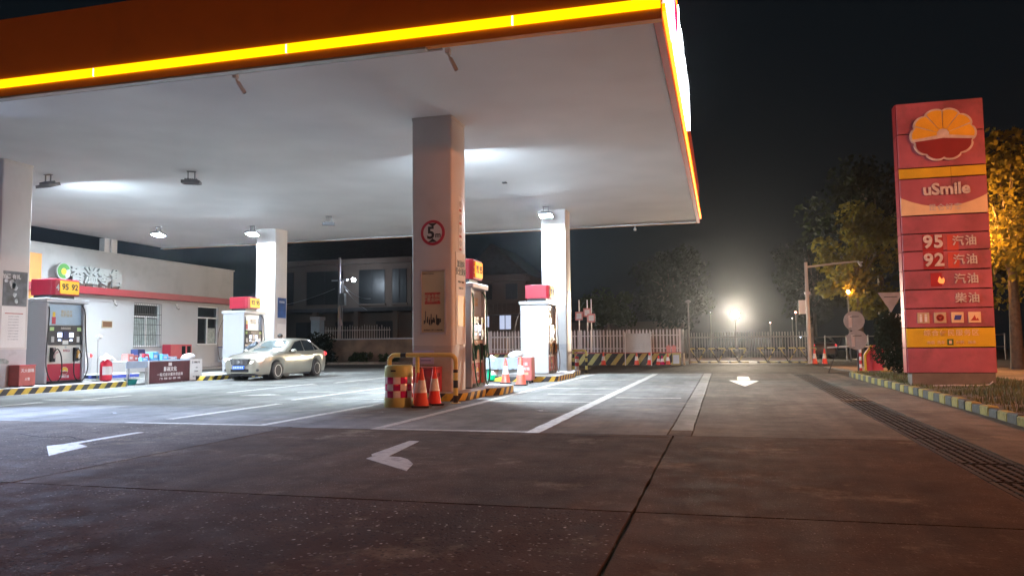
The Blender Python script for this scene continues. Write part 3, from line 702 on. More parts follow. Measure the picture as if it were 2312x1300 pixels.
# ------------------------------------------------------------------ car
def lerp(tab, x):
    if x <= tab[0][0]: return tab[0][1]
    for (a,b),(c,d) in zip(tab,tab[1:]):
        if x <= c: 
            t = (x-a)/(c-a); t = t*t*(3-2*t)*0.5+t*0.5
            return b+(d-b)*t
    return tab[-1][1]
TOP = [(-2.29,0.60),(-2.24,0.70),(-2.05,0.79),(-1.6,0.89),(-0.90,0.965),(1.70,1.02),(1.95,1.03),(2.2,0.99),(2.29,0.80)]
WID = [(-2.29,0.46),(-2.22,0.62),(-2.0,0.765),(-1.5,0.865),(-0.8,0.885),(1.2,0.885),(1.8,0.85),(2.18,0.76),(2.29,0.64)]
ROOF = [(-0.90,0.965),(-0.50,1.13),(0.0,1.37),(0.25,1.435),(0.6,1.46),(1.0,1.44),(1.3,1.35),(1.53,1.21),(1.76,1.05)]
def gx(z, y=0): return 0.835 - (z-0.95)*0.44 - 0.02*abs(y-0.2)
def car(label, loc, rz, paint, plate, cat='car'):
    t = thing('parked_car', label, cat, loc, rz)
    b = MB(); st = [-2.29,-2.24,-2.15]+[-2.05+0.05*i for i in range(86)]+[2.24,2.29]
    st = [y for y in st if y <= 2.29]; n = 0
    for y in st:
        w = lerp(WID,y); top = lerp(TOP,y); bel = min(top-0.035, 0.90+0.03*(y+1)/2.5)
        zb = 0.21 if abs(y) < 2.2 else 0.25
        for wy in (-1.33,1.33):
            if abs(y-wy) < 0.365: zb = max(zb, 0.33+math.sqrt(0.365**2-(y-wy)**2)*0.98)
        h = bel-zb
        half = [(w*0.92,zb),(w*0.975,zb+0.25*h),(w,zb+0.6*h),(w*0.985,zb+0.85*h),(w*0.955,bel),(w*0.86,top-0.008),(w*0.45,top+0.012)]
        ring = [(x,y,z) for x,z in half]+[(0,y,top+0.018)]+[(-x,y,z) for x,z in reversed(half)]
        n = len(ring); b.v += ring
    for i in range(len(st)-1):
        for k in range(n-1): b.f.append((i*n+k,(i+1)*n+k,(i+1)*n+k+1,i*n+k+1)); b.m.append(0)
    b.f.append(tuple(range(n))); b.m.append(0); b.f.append(tuple(reversed(range((len(st)-1)*n,len(st)*n)))); b.m.append(0)
    b.build('body', paint, t, smooth=38)
    g = MB(); gs = [-0.90+2.66*i/26 for i in range(27)]
    for y in gs:
        zr = lerp(ROOF,y); bel = 0.93; e = max(bel+0.02, zr-0.055)
        xe = gx(e,y)
        ring = [(gx(bel,y),y,bel),(xe,y,e),(xe*0.93,y,(e+zr)/2+0.012),(xe*0.6,y,zr-0.004),(0,y,zr)]
        g.v += ring+[(-x,yy,z) for x,yy,z in reversed(ring[:-1])]
    n = 9
    for i in range(len(gs)-1):
        for k in range(n-1): g.f.append((i*n+k,(i+1)*n+k,(i+1)*n+k+1,i*n+k+1)); g.m.append(0)
    g.build('roof_shell', paint, t, smooth=40)
    def screenpatch(name, y0, y1, m):
        q = MB(); N = 8
        for i in range(N+1):
            y = y0+(y1-y0)*i/N; zr = lerp(ROOF,y); e = zr-0.055; xe = gx(e,y)*0.94
            q.v += [(x*xe, y-(0.006 if y<0.3 else -0.006), zr+0.008-0.045*abs(x)**3) for x in (-1,-.75,-.4,0,.4,.75,1)]
        for i in range(N):
            for k in range(6): q.f.append((i*7+k,i*7+k+1,(i+1)*7+k+1,(i+1)*7+k)); q.m.append(0)
        q.build(name, m, t, smooth=60)
    screenpatch('windscreen', -0.82, -0.03, M['screenglass']); screenpatch('rear_window', 1.20, 1.68, M['glassdark'])
    for s in (1,-1):
        for poly in ([(-0.55,0.975),(0.02,1.305),(0.45,1.37),(0.45,0.985)],[(0.50,0.985),(0.50,1.375),(0.98,1.36),(1.22,1.26),(1.22,0.995)],[(1.26,1.0),(1.25,1.225),(1.54,1.03)]):
            q = MB(); q.add([(s*(gx(z,y)+0.007),y,z) for y,z in poly],[tuple(range(len(poly)))[::-s]]).build('side_window', M['glassdark'], t)
        box('door_handle', M['steel'], t, *(sorted((s*0.875,s*0.905))), 0.12,0.28,0.80,0.83); box('door_handle', M['steel'], t, *(sorted((s*0.872,s*0.902))), 0.98,1.13,0.82,0.85)
        mo = MB().sphere((0,0,0),0.1,10,6).build('wing_mirror', paint, t, loc=(s*0.97,-0.50,0.99), smooth=60); mo.scale = (1.2,0.7,0.75)
        hl = MB().sphere((0,0,0),0.12,12,8).build('headlight', M['headlamp'], t, loc=(s*0.60,-2.06,0.685), smooth=60); hl.scale = (1.5,1.25,0.72); hl.rotation_euler = (0,-s*0.22,s*0.55)
        fo = MB().sphere((0,0,0),0.05,8,6).build('fog_lamp', M['darksteel'], t, loc=(s*0.60,-2.18,0.36)); fo.scale = (1.6,1,0.9)
        tl = MB().sphere((0,0,0),0.1,10,6).build('tail_light', M['taillamp'], t, loc=(s*0.70,2.15,0.86), smooth=60); tl.scale = (1.1,1.2,0.9)
        for wy in (-1.33,1.33):
            prof = [(0.20,-0.10),(0.30,-0.105),(0.325,-0.08),(0.325,0.08),(0.30,0.105),(0.20,0.10)]
            w = MB().lathe(prof,28).build('wheel', M['rubber'], t, loc=(s*0.775,wy,0.325), rot=(0,R(90)*s,0), smooth=40)
            rm = MB().lathe([(0.0,0.07),(0.195,0.075),(0.2,0.03),(0.2,-0.08),(0.0,-0.08)],24).build('rim', M['cabgrey'], w)
            sp = MB().lathe([(0.0,0.09),(0.05,0.09),(0.05,0.07),(0,0.07)],12)
            for k in range(10):
                a = 2*math.pi*k/10; c,sn = math.cos(a),math.sin(a)
                sp.add([(c*r-sn*o,sn*r+c*o,z) for r,o,z in ((.04,-.018,.088),(.04,.018,.088),(.2,.040,.098),(.2,-.040,.098))],[(0,1,2,3)])
            sp.lathe([(0.188,0.08),(0.188,0.103),(0.208,0.103),(0.208,0.08)],28); sp.build('spokes', M['alloy'], w)
            MB().cyl((s*0.42,wy,0.36),(s*0.66,wy,0.36),0.36,n=20).build('wheel_well', M['black'], t)
    gm = MB().prism([(-0.36,0.74),(0.36,0.74),(0.30,0.56),(0.18,0.52),(-0.18,0.52),(-0.30,0.56)],-2.335,-2.22,'y').build('grille', M['darksteel'], t)
    for k in range(13): MB().box(-0.31+k*0.0515,-0.298+k*0.0515,-2.35,-2.336,0.55,0.72).build('grille_bar', M['steel'], gm)
    MB().cyl((0,-2.352,0.64),(0,-2.358,0.64),0.045,n=14).build('badge', M['steel'], gm)
    box('lower_intake', M['black'], t, -0.34,0.34,-2.305,-2.2,0.30,0.40); box('bumper_lip', M['black'], t, -0.70,0.70,-2.24,-2.0,0.17,0.215)
    box('sill', M['darksteel'], t, -0.80,0.80,-0.95,0.95,0.15,0.212)
    pl = box('number_plate', plate, t, -0.24,0.20,-2.345,-2.325,0.39,0.51)
    for k in range(6): box('plate_mark', M['white'], pl, -0.20+k*0.064,-0.165+k*0.064,-2.3485,-2.3455,0.42,0.485)
    return t
def paintm(name, c):
    m = mat(name, c, 0.28, 0.55, var=0.03, coat=0.8); return m
M['champ'] = paintm('champagne_paint', (0.36,0.34,0.275)); M['carwhite'] = paintm('white_car_paint', (0.75,0.76,0.78))
M['cardark'] = paintm('dark_car_paint', (0.09,0.035,0.03))
M['screenglass'] = mat('windscreen_glass', (0.10,0.13,0.13), 0.08, var=0.5, scale=1.5, spec=0.9)
M['headlamp'] = emat('headlamp_glass', (1.0,0.82,0.70), 0.35, (0.7,0.68,0.66)); M['taillamp'] = emat('tail_light_red', (1.0,0.05,0.06), 0.9, (0.5,0.02,0.02))
M['alloy'] = mat('alloy_wheel', (0.68,0.67,0.64), 0.3, 0.7); M['plate'] = mat('plate_blue', (0.05,0.16,0.62), 0.4)
car('champagne saloon car with blue number plate refuelling at the second left pump', (-15.75,25.05,0), 0, M['champ'], M['plate'])
car('white car half hidden behind the leftmost pump and column', (-24.3,22.6,0), 0.15, M['carwhite'], M['plate'])
car('dark red car on the side road with glowing tail light', (6.9,60.0,0), R(180), M['cardark'], M['plate'])

# ------------------------------------------------------------------ people
def person(label, loc, rz, J, mats, cap=None):
    """J: joints; one continuous skinned body, material by nearest bone"""
    t = thing('person', label, 'person', loc, rz)
    E = [('pelvis','waist'),('waist','chest'),('chest','neck'),('neck','head'),('head','crown'),('chest','shL'),('shL','elL'),('elL','haL'),('haL','fiL'),('chest','shR'),('shR','elR'),('elR','haR'),('haR','fiR'),
         ('pelvis','hipL'),('hipL','knL'),('knL','anL'),('anL','toL'),('pelvis','hipR'),('hipR','knR'),('knR','anR'),('anR','toR')]
    rad = dict(pelvis=.145,waist=.135,chest=.155,neck=.055,head=.088,crown=.078,shL=.068,elL=.048,haL=.036,fiL=.022,shR=.068,elR=.048,haR=.036,fiR=.022,hipL=.10,knL=.068,anL=.048,toL=.04,hipR=.10,knR=.068,anR=.048,toR=.04)
    names = list(rad); idx = {k:i for i,k in enumerate(names)}
    me = bpy.data.meshes.new('body'); me.from_pydata([J[k] for k in names],[(idx[a],idx[b]) for a,b in E],[])
    o = bpy.data.objects.new('body', me); col.objects.link(o)
    mod = o.modifiers.new('skin','SKIN'); mod.use_smooth_shade = True
    for k in names:
        sv = me.skin_vertices[0].data[idx[k]]; sv.radius = (rad[k],rad[k]); sv.use_root = (k == 'pelvis')
    o.modifiers.new('sub','SUBSURF').levels = 1
    me2 = bpy.data.meshes.new_from_object(o.evaluated_get(bpy.context.evaluated_depsgraph_get()))
    bpy.data.objects.remove(o)
    me2.materials.clear()
    for q in mats: me2.materials.append(q)     # skin, top, trousers, shoes
    def near(p):
        best = (9,0)
        for a,b in E:
            A,B = Vector(J[a]),Vector(J[b]); d = B-A; u = max(0,min(1,(p-A).dot(d)/max(1e-6,d.length_squared)))
            dd = (p-A-d*u).length/max(rad[a],rad[b])
            if dd < best[0]: best = (dd,(a,b))
        return best[1]
    for f in me2.polygons:
        a,b = near(f.center)
        f.material_index = 0 if b in ('head','crown','fiL','fiR','neck') and a in ('neck','head','haL','haR') else 3 if b[:2]=='to' else 2 if b[:2] in ('hi','kn','an') else 1
        f.use_smooth = True
    body = bpy.data.objects.new('body', me2); col.objects.link(body); body.parent = t
    hc = (Vector(J['head'])+Vector(J['crown']))/2; upv = (Vector(J['crown'])-Vector(J['neck'])).normalized()
    h = MB().sphere((0,0,0),0.105,14,8).build('hair' if cap is None else 'cap', cap or M['hair'], t, loc=hc+upv*0.035, smooth=60)
    h.scale = (0.92,1.05,0.85)
    fwd = Vector(J['toL'])-Vector(J['anL']); fwd.z = 0; fwd.normalize(); sd = Vector((-fwd.y,fwd.x,0))
    MB().sphere(hc+fwd*0.10-upv*0.035,0.016,6,4).build('nose', mats[0], t)
    for s in (-1,1):
        MB().sphere(hc+fwd*0.088+sd*s*0.034,0.010,6,4).build('eye', M['ink'], t); MB().sphere(hc+sd*s*0.092-upv*0.02,0.022,6,4).build('ear', mats[0], t)
    return t
M['skin'] = mat('skin', (0.52,0.33,0.24), 0.5, var=0.05); M['hair'] = mat('hair_dark', (0.02,0.017,0.015), 0.5)
M['navy'] = mat('navy_cloth', (0.02,0.03,0.045), 0.8, var=0.3, scale=8); M['greycloth'] = mat('grey_cloth', (0.14,0.14,0.15), 0.8, var=0.3, scale=8); M['capgrey'] = mat('pale_cap', (0.55,0.54,0.58), 0.8, var=0.2, scale=12)
stand = dict(pelvis=(0,0,.90),waist=(0,0,1.04),chest=(0,0,1.24),neck=(0,0,1.42),head=(0,-.015,1.50),crown=(0,-.01,1.58),shL=(-.17,0,1.33),elL=(-.23,.02,1.06),haL=(-.2,-.10,.86),fiL=(-.19,-.15,.79),shR=(.17,0,1.33),elR=(.23,.02,1.06),haR=(.22,-.05,.83),fiR=(.22,-.08,.75),
 hipL=(-.09,0,.86),knL=(-.10,-.02,.47),anL=(-.10,.02,.085),toL=(-.11,-.16,.04),hipR=(.09,0,.86),knR=(.10,-.02,.47),anR=(.10,.02,.085),toR=(.11,-.16,.04))
person('dark-haired person standing beyond the car, only the head showing above its roof', (-17.20,27.55,0), R(-35), stand, [M['skin'],M['greycloth'],M['navy'],M['ink']])
bend = dict(pelvis=(0,0.10,.88),waist=(0,0.0,1.0),chest=(0,-.20,1.14),neck=(0,-.36,1.25),head=(0,-.44,1.30),crown=(0,-.49,1.36),shL=(-.17,-.26,1.19),elL=(-.20,-.36,.95),haL=(-.15,-.55,.90),fiL=(-.13,-.62,.88),shR=(.17,-.26,1.19),elR=(.22,-.40,.96),haR=(.17,-.58,.92),fiR=(.15,-.65,.90),
 hipL=(-.09,0.10,.84),knL=(-.10,-.02,.46),anL=(-.11,.06,.085),toL=(-.12,-.12,.04),hipR=(.09,0.10,.84),knR=(.10,0.0,.46),anR=(.11,.12,.085),toR=(.12,-.06,.04))
person('person in dark clothes and pale cap bending over at the pump behind the car', (-17.35,25.55,0), R(165), bend, [M['skin'],M['navy'],M['navy'],M['ink']], M['capgrey'])

# ------------------------------------------------------------------ near props by the 5 m column
br = thing('crash_barrier', 'yellow tubular barrier with black and yellow banded legs in front of the near column', 'barrier', (-5.83,14.5,0))
arc = [(-0.71,0,0.50)]+[(-0.71,0,0.80)]+[(-0.71+0.13*(1-math.cos(R(a))),0,0.82+0.13*math.sin(R(a))) for a in (15,30,45,60,75,90)]+[(0,0,0.95)]
arc = arc+[(-x,0,z) for x,_,z in reversed(arc[:-1])]
MB().tube(arc,0.046,12).build('top_rail', M['baryel'], br, smooth=50)
for s in (-1,1):
    MB().cyl((s*0.71,0,0.012),(s*0.71,0,0.66),0.0475,n=14).build('leg', M['bar'], br, smooth=50)
    MB().cyl((s*0.71,0,0.0),(s*0.71,0,0.011),0.10,n=14).build('foot_plate', M['baryel'], br)
MB().cyl((-0.10,0,0.0),(-0.10,0,0.91),0.043,n=12).build('middle_post', M['baryel'], br, smooth=50)
MB().cyl((-0.46,0,0.95),(-0.34,0,0.95),0.0475,n=12).build('black_band', M['black'], br, smooth=50)

bl = thing('crash_barrel', 'yellow-green plastic crash barrel with pink and white checked reflective sheet', 'barrel', (-5.92,13.55,0))
MB().lathe([(0.27,0),(0.275,0.02),(0.268,0.16),(0.255,0.19),(0.255,0.55),(0.268,0.58),(0.262,0.75),(0.24,0.775),(0.0,0.78)],32).build('body', M['conegrn'], bl, smooth=40)
for r_ in range(3):
    z0 = 0.175+r_*0.128
    MB().lathe([(0.2605,z0),(0.2625,z0+0.004),(0.2625,z0+0.124),(0.2605,z0+0.128)],36,mf=lambda i,k: ((k//3)+r_)%2).build('checked_sheet', [M['magenta'],M['rwhite']], bl, smooth=40)
MB().box(-0.05,0.05,-0.265,-0.25,0.66,0.69).build('hand_slot', M['black'], bl)

M['coneband'] = {}
def cone(label, loc, body, rz=0.0, h=0.72, k=1.0, tilt=0.0, band=None):
    t = thing('traffic_cone', label, 'traffic cone', loc, rz, 'traffic cones')
    MB().prism(rrect(-0.17*k,0.17*k,-0.17*k,0.17*k,0.04,3),0.0,0.035).build('foot', M['black'], t)
    f = lambda z: 0.135*k+(0.028*k-0.135*k)*(z/h)
    zs = [0.034,0.27*h/0.72,0.50*h/0.72,h]
    def seg(a,b,e): return MB().lathe([(f(a)+e,a),(f(b)+e,b)],22)
    MB().lathe([(f(0.034)+0.012,0.034),(f(0.05)+0.002,0.05),(f(h)+0.0,h-0.01),(f(h)*0.6,h)],22).build('cone_body', M[body], t, smooth=50)
    seg(zs[1],zs[2],0.0035).build('reflective_band', M[band or 'cone_w'], t, smooth=50)
    t.rotation_euler.x = tilt
    return t
cone('faded orange and white traffic cone right of the checked barrel', (-5.42,13.45,0), 'cone_o', 0.2)
cone('bright red traffic cone behind the faded one in front of the near column', (-5.37,13.98,0), 'cone_r', 0.5, 0.73)
cone('pale traffic cone tucked behind the right edge of the checked barrel', (-5.70,13.95,0), 'cone_o', 0.1, 0.62)
cone('traffic cone before the small table on the right island row, the left one', (-6.18,21.9,0), 'cone_o', 0.3, 0.74)
cone('tall pale orange traffic cone beside the red display box', (-5.48,21.0,0), 'cone_o', 0.1, 0.80, 1.1)
for i, (x,y,b,w) in enumerate(((-5.98,39.9,'cone_o','pale traffic cone before the striped wall left of the notice board'),(-4.28,40.0,'cone_o','dull orange traffic cone under the grey notice board'),(-3.62,40.0,'cone_r','bright red traffic cone at the right post of the notice board'),(-3.20,40.2,'cone_r','small pink-red traffic cone right of the bright red one'),(-2.98,40.1,'magenta','leaning magenta traffic cone beside the yellow box'),(-2.72,40.3,'cone_o','last orange traffic cone before the yellow utility box'))):
    cone(w, (x,y,0), b, 0.3*i, (0.70,0.68,0.74,0.5,0.5,0.6)[i], 1.0, (0,0,0,0.05,-0.06,0)[i])
cone('orange and white traffic cone just right of the tall camera pole', (4.42,41.2,0), 'cone_o', 0.2, 0.78)
cone('pink and white traffic cone beside the side entrance road', (4.86,41.0,0), 'cone_r', 0.4, 0.78)

rb = thing('fire_box', 'red metal fire box on the island in front of the near column', 'box', (-6.03,15.2,0.16))
box('case', M['redbox'], rb, -0.34,0.28,-0.20,0.22,0.0,0.50,0.012)
box('lid', M['redfade'], rb, -0.35,0.29,-0.21,0.23,0.501,0.535,0.008); text('box_text', '消防箱', 0.13, M['redfade'], rb, (0.0,-0.203,0.27), '-y', bold=0.02, ext=0.001)
text('box_text', '119', 0.12, M['ink'], rb, (0.283,0.0,0.36), '+x', bold=0.02, ext=0.001)
M['lav'] = mat('lavender_sheet', (0.50,0.50,0.78), 0.5, var=0.1); M['blueink'] = mat('blue_ink', (0.04,0.06,0.30), 0.5)
ns = facebox('notice_sheet', M['lav'], C1, -0.43, 0.05, 0.74, 1.03, 0.006)
for z in (0.96,0.89,0.82): box('notice_line', M['blueink'], ns, -0.25,-0.02,-0.468,-0.4665,z-.16-0.008,z-.16+0.008)
rb2 = thing('fire_box', 'dull red fire box at the foot of the leftmost column', 'box', (-17.78,16.22,0.16))
box('case', M['redfade'], rb2, -0.18,0.18,-0.25,0.25,0.03,0.55,0.012); box('lid', M['redbox'], rb2, -0.19,0.19,-0.26,0.26,0.551,0.57)
for a in (-0.2,0.2): box('foot', M['black'], rb2, -0.15,0.15,a-0.03,a+0.03,0.0,0.03)
text('box_text', '灭火器箱', 0.10, M['white'], rb2, (0.183,0.0,0.42), '+x', bold=0.01, ext=0.001); text('box_text', '火警', 0.08, M['white'], rb2, (0.183,0.0,0.2), '+x', bold=0.01, ext=0.001)

def bottle(label, loc, bodym, rz=0):
    t = thing('wheeled_extinguisher', label, 'extinguisher', loc, rz)
    MB().lathe([(0.13,0.02),(0.165,0.05),(0.17,0.10),(0.17,0.50),(0.15,0.58),(0.08,0.64),(0.05,0.66),(0.05,0.72),(0.0,0.725)],24).build('cylinder', M[bodym], t, smooth=40)
    MB().prism(rrect(-0.07,0.07,-0.05,0.05,0.02,2),0.0,0.02).build('foot', M['black'], t)
    MB().lathe([(0.1725,0.18),(0.1725,0.44)],24).build('label_sheet', M['paper'], t) if False else None
    q = MB(); q.add([(0.1735*math.cos(R(a)),0.1735*math.sin(R(a)),z) for z in (0.20,0.45) for a in range(-70,31,20)],[(i,i+1,i+7,i+6) for i in range(5)]).build('label_sheet', M['paper'], t)
    text('label_text', '灭火器', 0.05, M['ink'], t, (0.172,-0.06,0.38), '+x', bold=0.02, ext=0.001) if False else None
    # rag draped over the valve
    c = MB(); N = 9
    for i in range(N):
        for j in range(N):
            u, v = i/(N-1)*2-1, j/(N-1)*2-1; r = math.hypot(u,v)
            c.v.append((u*0.19, v*0.19, 0.80-0.15*max(0,r-0.25)+0.015*math.sin(7*u+3)+0.018*math.cos(6*v+u*4)))
    for i in range(N-1):
        for j in range(N-1): c.f.append((i*N+j,(i+1)*N+j,(i+1)*N+j+1,i*N+j+1)); c.m.append(0)
    c.build('cloth_cover', M['paper'], t, smooth=80)
    MB().tube(spline([(-0.02,0.05,0.70),(-0.16,0.12,0.66),(-0.22,0.12,0.35),(-0.19,0.10,0.08)],5),0.014,6).build('hose', M['rubber'], t)
    return t
M['extred'] = mat('extinguisher_red', (0.62,0.02,0.05), 0.3, var=0.05, coat=0.4); M['extgreen'] = mat('extinguisher_green', (0.0,0.42,0.20), 0.3, var=0.06, coat=0.4)
bottle('large red fire extinguisher under a white rag at the end of the left island', (-17.75,19.05,0.16), 'extred', -0.2)
bottle('bright green cylinder under a white rag behind the near right pump', (-6.98,23.2,0), 'extgreen', -0.3)

# small table with cloth behind the right islands, and the red display box
tb = thing('folding_table', 'small table with pale blue cloth front between the right islands', 'table', (-6.55,24.0,0))
box('table_top', M['cabgrey'], tb, -0.75,0.60,-1.0,-0.35,0.70,0.73); M['cloth'] = mat('pale_blue_cloth', (0.30,0.36,0.45), 0.7, var=0.1, scale=4, bump=0.4, bscale=5)
c = MB()
for i in range(25):
    x = -0.74+i*1.33/24; y = -1.012-0.014*math.sin(i*1.4)
    c.v += [(x,y,0.735),(x,y-0.01*math.sin(i*.9),0.38+0.012*math.sin(i*2.1))]
for i in range(24): c.f.append((2*i,2*i+1,2*i+3,2*i+2)); c.m.append(0)
c.build('cloth_front', M['cloth'], tb, smooth=60)
for x in (-0.70,0.55):
    for y in (-0.95,-0.4): MB().cyl((x,y,0),(x,y,0.70),0.018,n=8).build('leg', M['steel'], tb)
bag = MB()
prof = [(0.02,0.0),(0.17,0.01),(0.20,0.08),(0.15,0.17),(0.05,0.21),(0.0,0.212)]
bag.lathe(prof,14); bag.v = [(x*(1.3+0.2*math.sin(9*y)),y*(0.8+0.1*math.sin(8*x)),z+0.02*math.sin(11*x+6*y)) for x,y,z in bag.v]
tag(bag.build('plastic_bag', M['white'], None, loc=(-6.25,23.3,0.731), smooth=70), 'crumpled white plastic bag on the small table', 'bag')
db = thing('display_box', 'faded red display box on small wheels in the right lane', 'box', (-5.62,22.2,0))
box('case', M['redfade'], db, -0.22,0.20,-0.18,0.22,0.085,0.76,0.012); box('top_rim', M['paper'], db, -0.225,0.205,-0.185,0.225,0.761,0.775)
for x in (-0.16,0.14):
    for y in (-0.12,0.16): MB().cyl((x-0.02,y,0.042),(x+0.02,y,0.042),0.042,n=12).build('caster', M['black'], db)
for z, w in ((0.56,'便民'),(0.42,'服务箱')): text('box_text', w, 0.10, M['paper'], db, (-0.01,-0.183,z), '-y', bold=0.01, ext=0.001)
box('box_label', M['poster_tan'], db, -0.12,0.10,-0.184,-0.181,0.25,0.32)

# barrier end and red-white post beyond the far right column
eb2 = thing('crash_barrier', 'bent yellow and black barrier post beyond the far right column', 'barrier', (-5.05,29.3,0))
MB().tube([(-0.5,0,0.88),(-0.12,0,0.88),(-0.04,0,0.86),(0,0,0.80),(0,0,0.66)],0.045,10).build('top_rail', M['baryel'], eb2, smooth=50)
MB().cyl((0,0,0.0),(0,0,0.66),0.047,n=12).build('leg', M['bar'], eb2); MB().cyl((-0.5,0,0.0),(-0.5,0,0.93),0.045,n=12).build('leg', M['bar'], eb2); MB().cyl((0,0,0),(0,0,0.01),0.1,n=12).build('foot_plate', M['baryel'], eb2)
M['rwpost'] = stripes('red_white_bands', 0.28, (0.5,0.02,0.03), (0.75,0.72,0.68), 0,0,1)
rp = MB().lathe([(0.075,0),(0.075,0.62),(0.05,0.66),(0.0,0.665)],14).build('marker_post', M['rwpost'], None, loc=(-5.45,29.5,0)); tag(rp, 'short post with red and white bands behind the far right column', 'post')
# litter on the concrete
for i,(x,y,l) in enumerate(((-5.65,12.2,'white scrap of litter on the ground before the cones'),(-3.0,12.9,'torn white paper scrap inside the near right bay'),(-10.2,11.2,'dark twig lying on the ground in the left lane'))):
    q = MB(); q.add([(random.uniform(-.05,.05)+k*0.03-.08,random.uniform(-.03,.03),0.005+0.02*random.random()) for k in range(6)],[(0,1,2),(1,2,3),(2,3,4),(3,4,5)])
    tag(q.build('litter', M['paper'] if i < 2 else M['black'], None, loc=(x,y,0.004)), l, 'litter', 'litter on the forecourt')

# ------------------------------------------------------------------ left display table
lt = thing('display_table', 'long display table with brown and white banners between the left islands', 'table', (-17.6,21.4,0))
box('table_top', M['cloth'], lt, -0.75,-0.005,-1.70,1.80,0.70,0.735,0.006)
box('apron', M['cloth'], lt, -0.03,-0.008,-1.70,-0.76,0.52,0.699)
for y in (-1.6,-0.8,0.9,1.7):
    for x in (-0.7,-0.06): MB().cyl((x,y,0),(x,y,0.70),0.02,n=8).build('leg', M['steel'], lt)
M['brown'] = mat('banner_brown', (0.085,0.022,0.026), 0.5, var=0.25, scale=2)
bn = box('brown_banner', M['brown'], lt, 0.0,0.02,-0.75,1.18,0.02,0.70)
box('banner_post', M['white'], lt, -0.02,0.03,-0.79,-0.755,0.0,0.72)
box('banner_logo', M['paper'], bn, 0.0205,0.023,0.13,0.29,0.55,0.66)
text('banner_text', '鄞画文化', 0.155, M['paper'], bn, (0.023,0.22,0.44), '+x', bold=0.03, ext=0.002)
text('banner_text', '一站式设计服务供应商', 0.115, M['paper'], bn, (0.023,0.22,0.27), '+x', bold=0.01, ext=0.002, spacing=1.15)
text('banner_text', '广告 · 策划 · 设计 · 制作 · 安装', 0.075, M['paper'], bn, (0.023,0.22,0.14), '+x', bold=0.01, ext=0.002)
wp = box('white_banner', M['paper'], lt, 0.0,0.02,1.20,1.83,0.03,0.74)
box('banner_logo', M['cabgrey'], wp, 0.0205,0.023,1.29,1.37,0.60,0.68); text('banner_text', '鄞画文化', 0.075, M['ink'], wp, (0.023,1.56,0.635), '+x', bold=0.02, ext=0.001)
for z,w in ((0.45,'一站式'),(0.33,'设计服务'),(0.15,'电话 二维码 地址')): text('banner_text', w, 0.05, M['ink'], wp, (0.023,1.52,z), '+x', bold=0.005, ext=0.001)
M['ltblue'] = mat('light_blue_box', (0.12,0.42,0.72), 0.5, var=0.15); M['dkblue'] = mat('navy_box', (0.02,0.03,0.10), 0.5); M['pink'] = mat('pink_box', (0.60,0.22,0.20), 0.5, var=0.2)
goods = [('orange-red toy bag on the display table','pink',-1.45,-1.2,0.22,-0.3),('dull red carton on the display table','redfade',-1.18,-0.95,0.18,-0.35),('light blue flat pack on the display table','ltblue',-0.95,-0.62,0.10,-0.25),('navy upright box on the display table','dkblue',-0.80,-0.42,0.36,-0.55),('small red gift box beside the light blue crate','redbox',-0.58,-0.35,0.22,-0.45),('light blue carton in the middle of the display table','ltblue',-0.30,0.02,0.27,-0.4),('bright blue low box beside the light blue carton','ltblue',0.03,0.36,0.19,-0.3),('pale flat box at the banner side of the display table','cloth',0.38,0.85,0.11,-0.35)]
for w,m_,y0,y1,h,x in goods:
    t = thing('goods_box', w, 'box', (-17.6+x,21.4+(y0+y1)/2,0.735), random.uniform(-.1,.1), 'goods on the display table')
    L = (y1-y0)/2-0.01
    box('carton', M[m_], t, -0.13,0.13,-L,L,0.0,h,0.006); box('flap', M[m_], t, -0.10,0.12,-L*.9,L*.9,h+0.0005,h+0.006); box('carton_label', M['paper'], t, 0.1305,0.132,-L*.5,L*.5,h*.3,h*.65)
rg = MB(); rg.lathe([(0.02,0),(0.20,0.01),(0.23,0.08),(0.16,0.17),(0.06,0.2),(0,0.202)],14); rg.v = [(x*0.8,y*(1.4+0.2*math.sin(7*x)),z+0.03*math.sin(9*y)) for x,y,z in rg.v]
tag(rg.build('white_rag', M['white'], None, loc=(-17.9,22.85,0.736), smooth=70), 'bundled white rag at the right end of the display table', 'rag')
bs = MB().lathe([(0.13,0.0),(0.14,0.01),(0.20,0.17),(0.215,0.175),(0.195,0.16),(0.125,0.02),(0.0,0.018)],20).build('plastic_basin', mat('teal_plastic',(0.02,0.22,0.20),0.4), None, loc=(-17.75,20.05,0), smooth=40); tag(bs, 'teal plastic basin on the ground under the display table', 'basin')
fs = thing('floor_stand', 'thin stand with small round head beside the red extinguisher', 'stand', (-18.3,19.3,0.16))
MB().cyl((0,0,0),(0,0,0.02),0.13,n=14).build('base', M['steel'], fs); MB().cyl((0,0,0.02),(0,0,1.30),0.016,n=8).build('pole', M['steel'], fs); MB().cyl((0.05,-0.07,1.33),(0.02,0.07,1.33),0.055,n=12).build('head', M['cabgrey'], fs)
pal = thing('pallet', 'low blue and white pallet on the ground behind the leftmost pump', 'pallet', (-23.2,25.0,0))
for k in range(4): box('board', M['white'], pal, -0.6,0.6,-0.9+k*0.5,-0.5+k*0.5,0.12,0.16)
for k in range(3): box('bearer', M['blueink'], pal, -0.58+k*0.5,-0.42+k*0.5,-0.9,1.0,0.0,0.119)

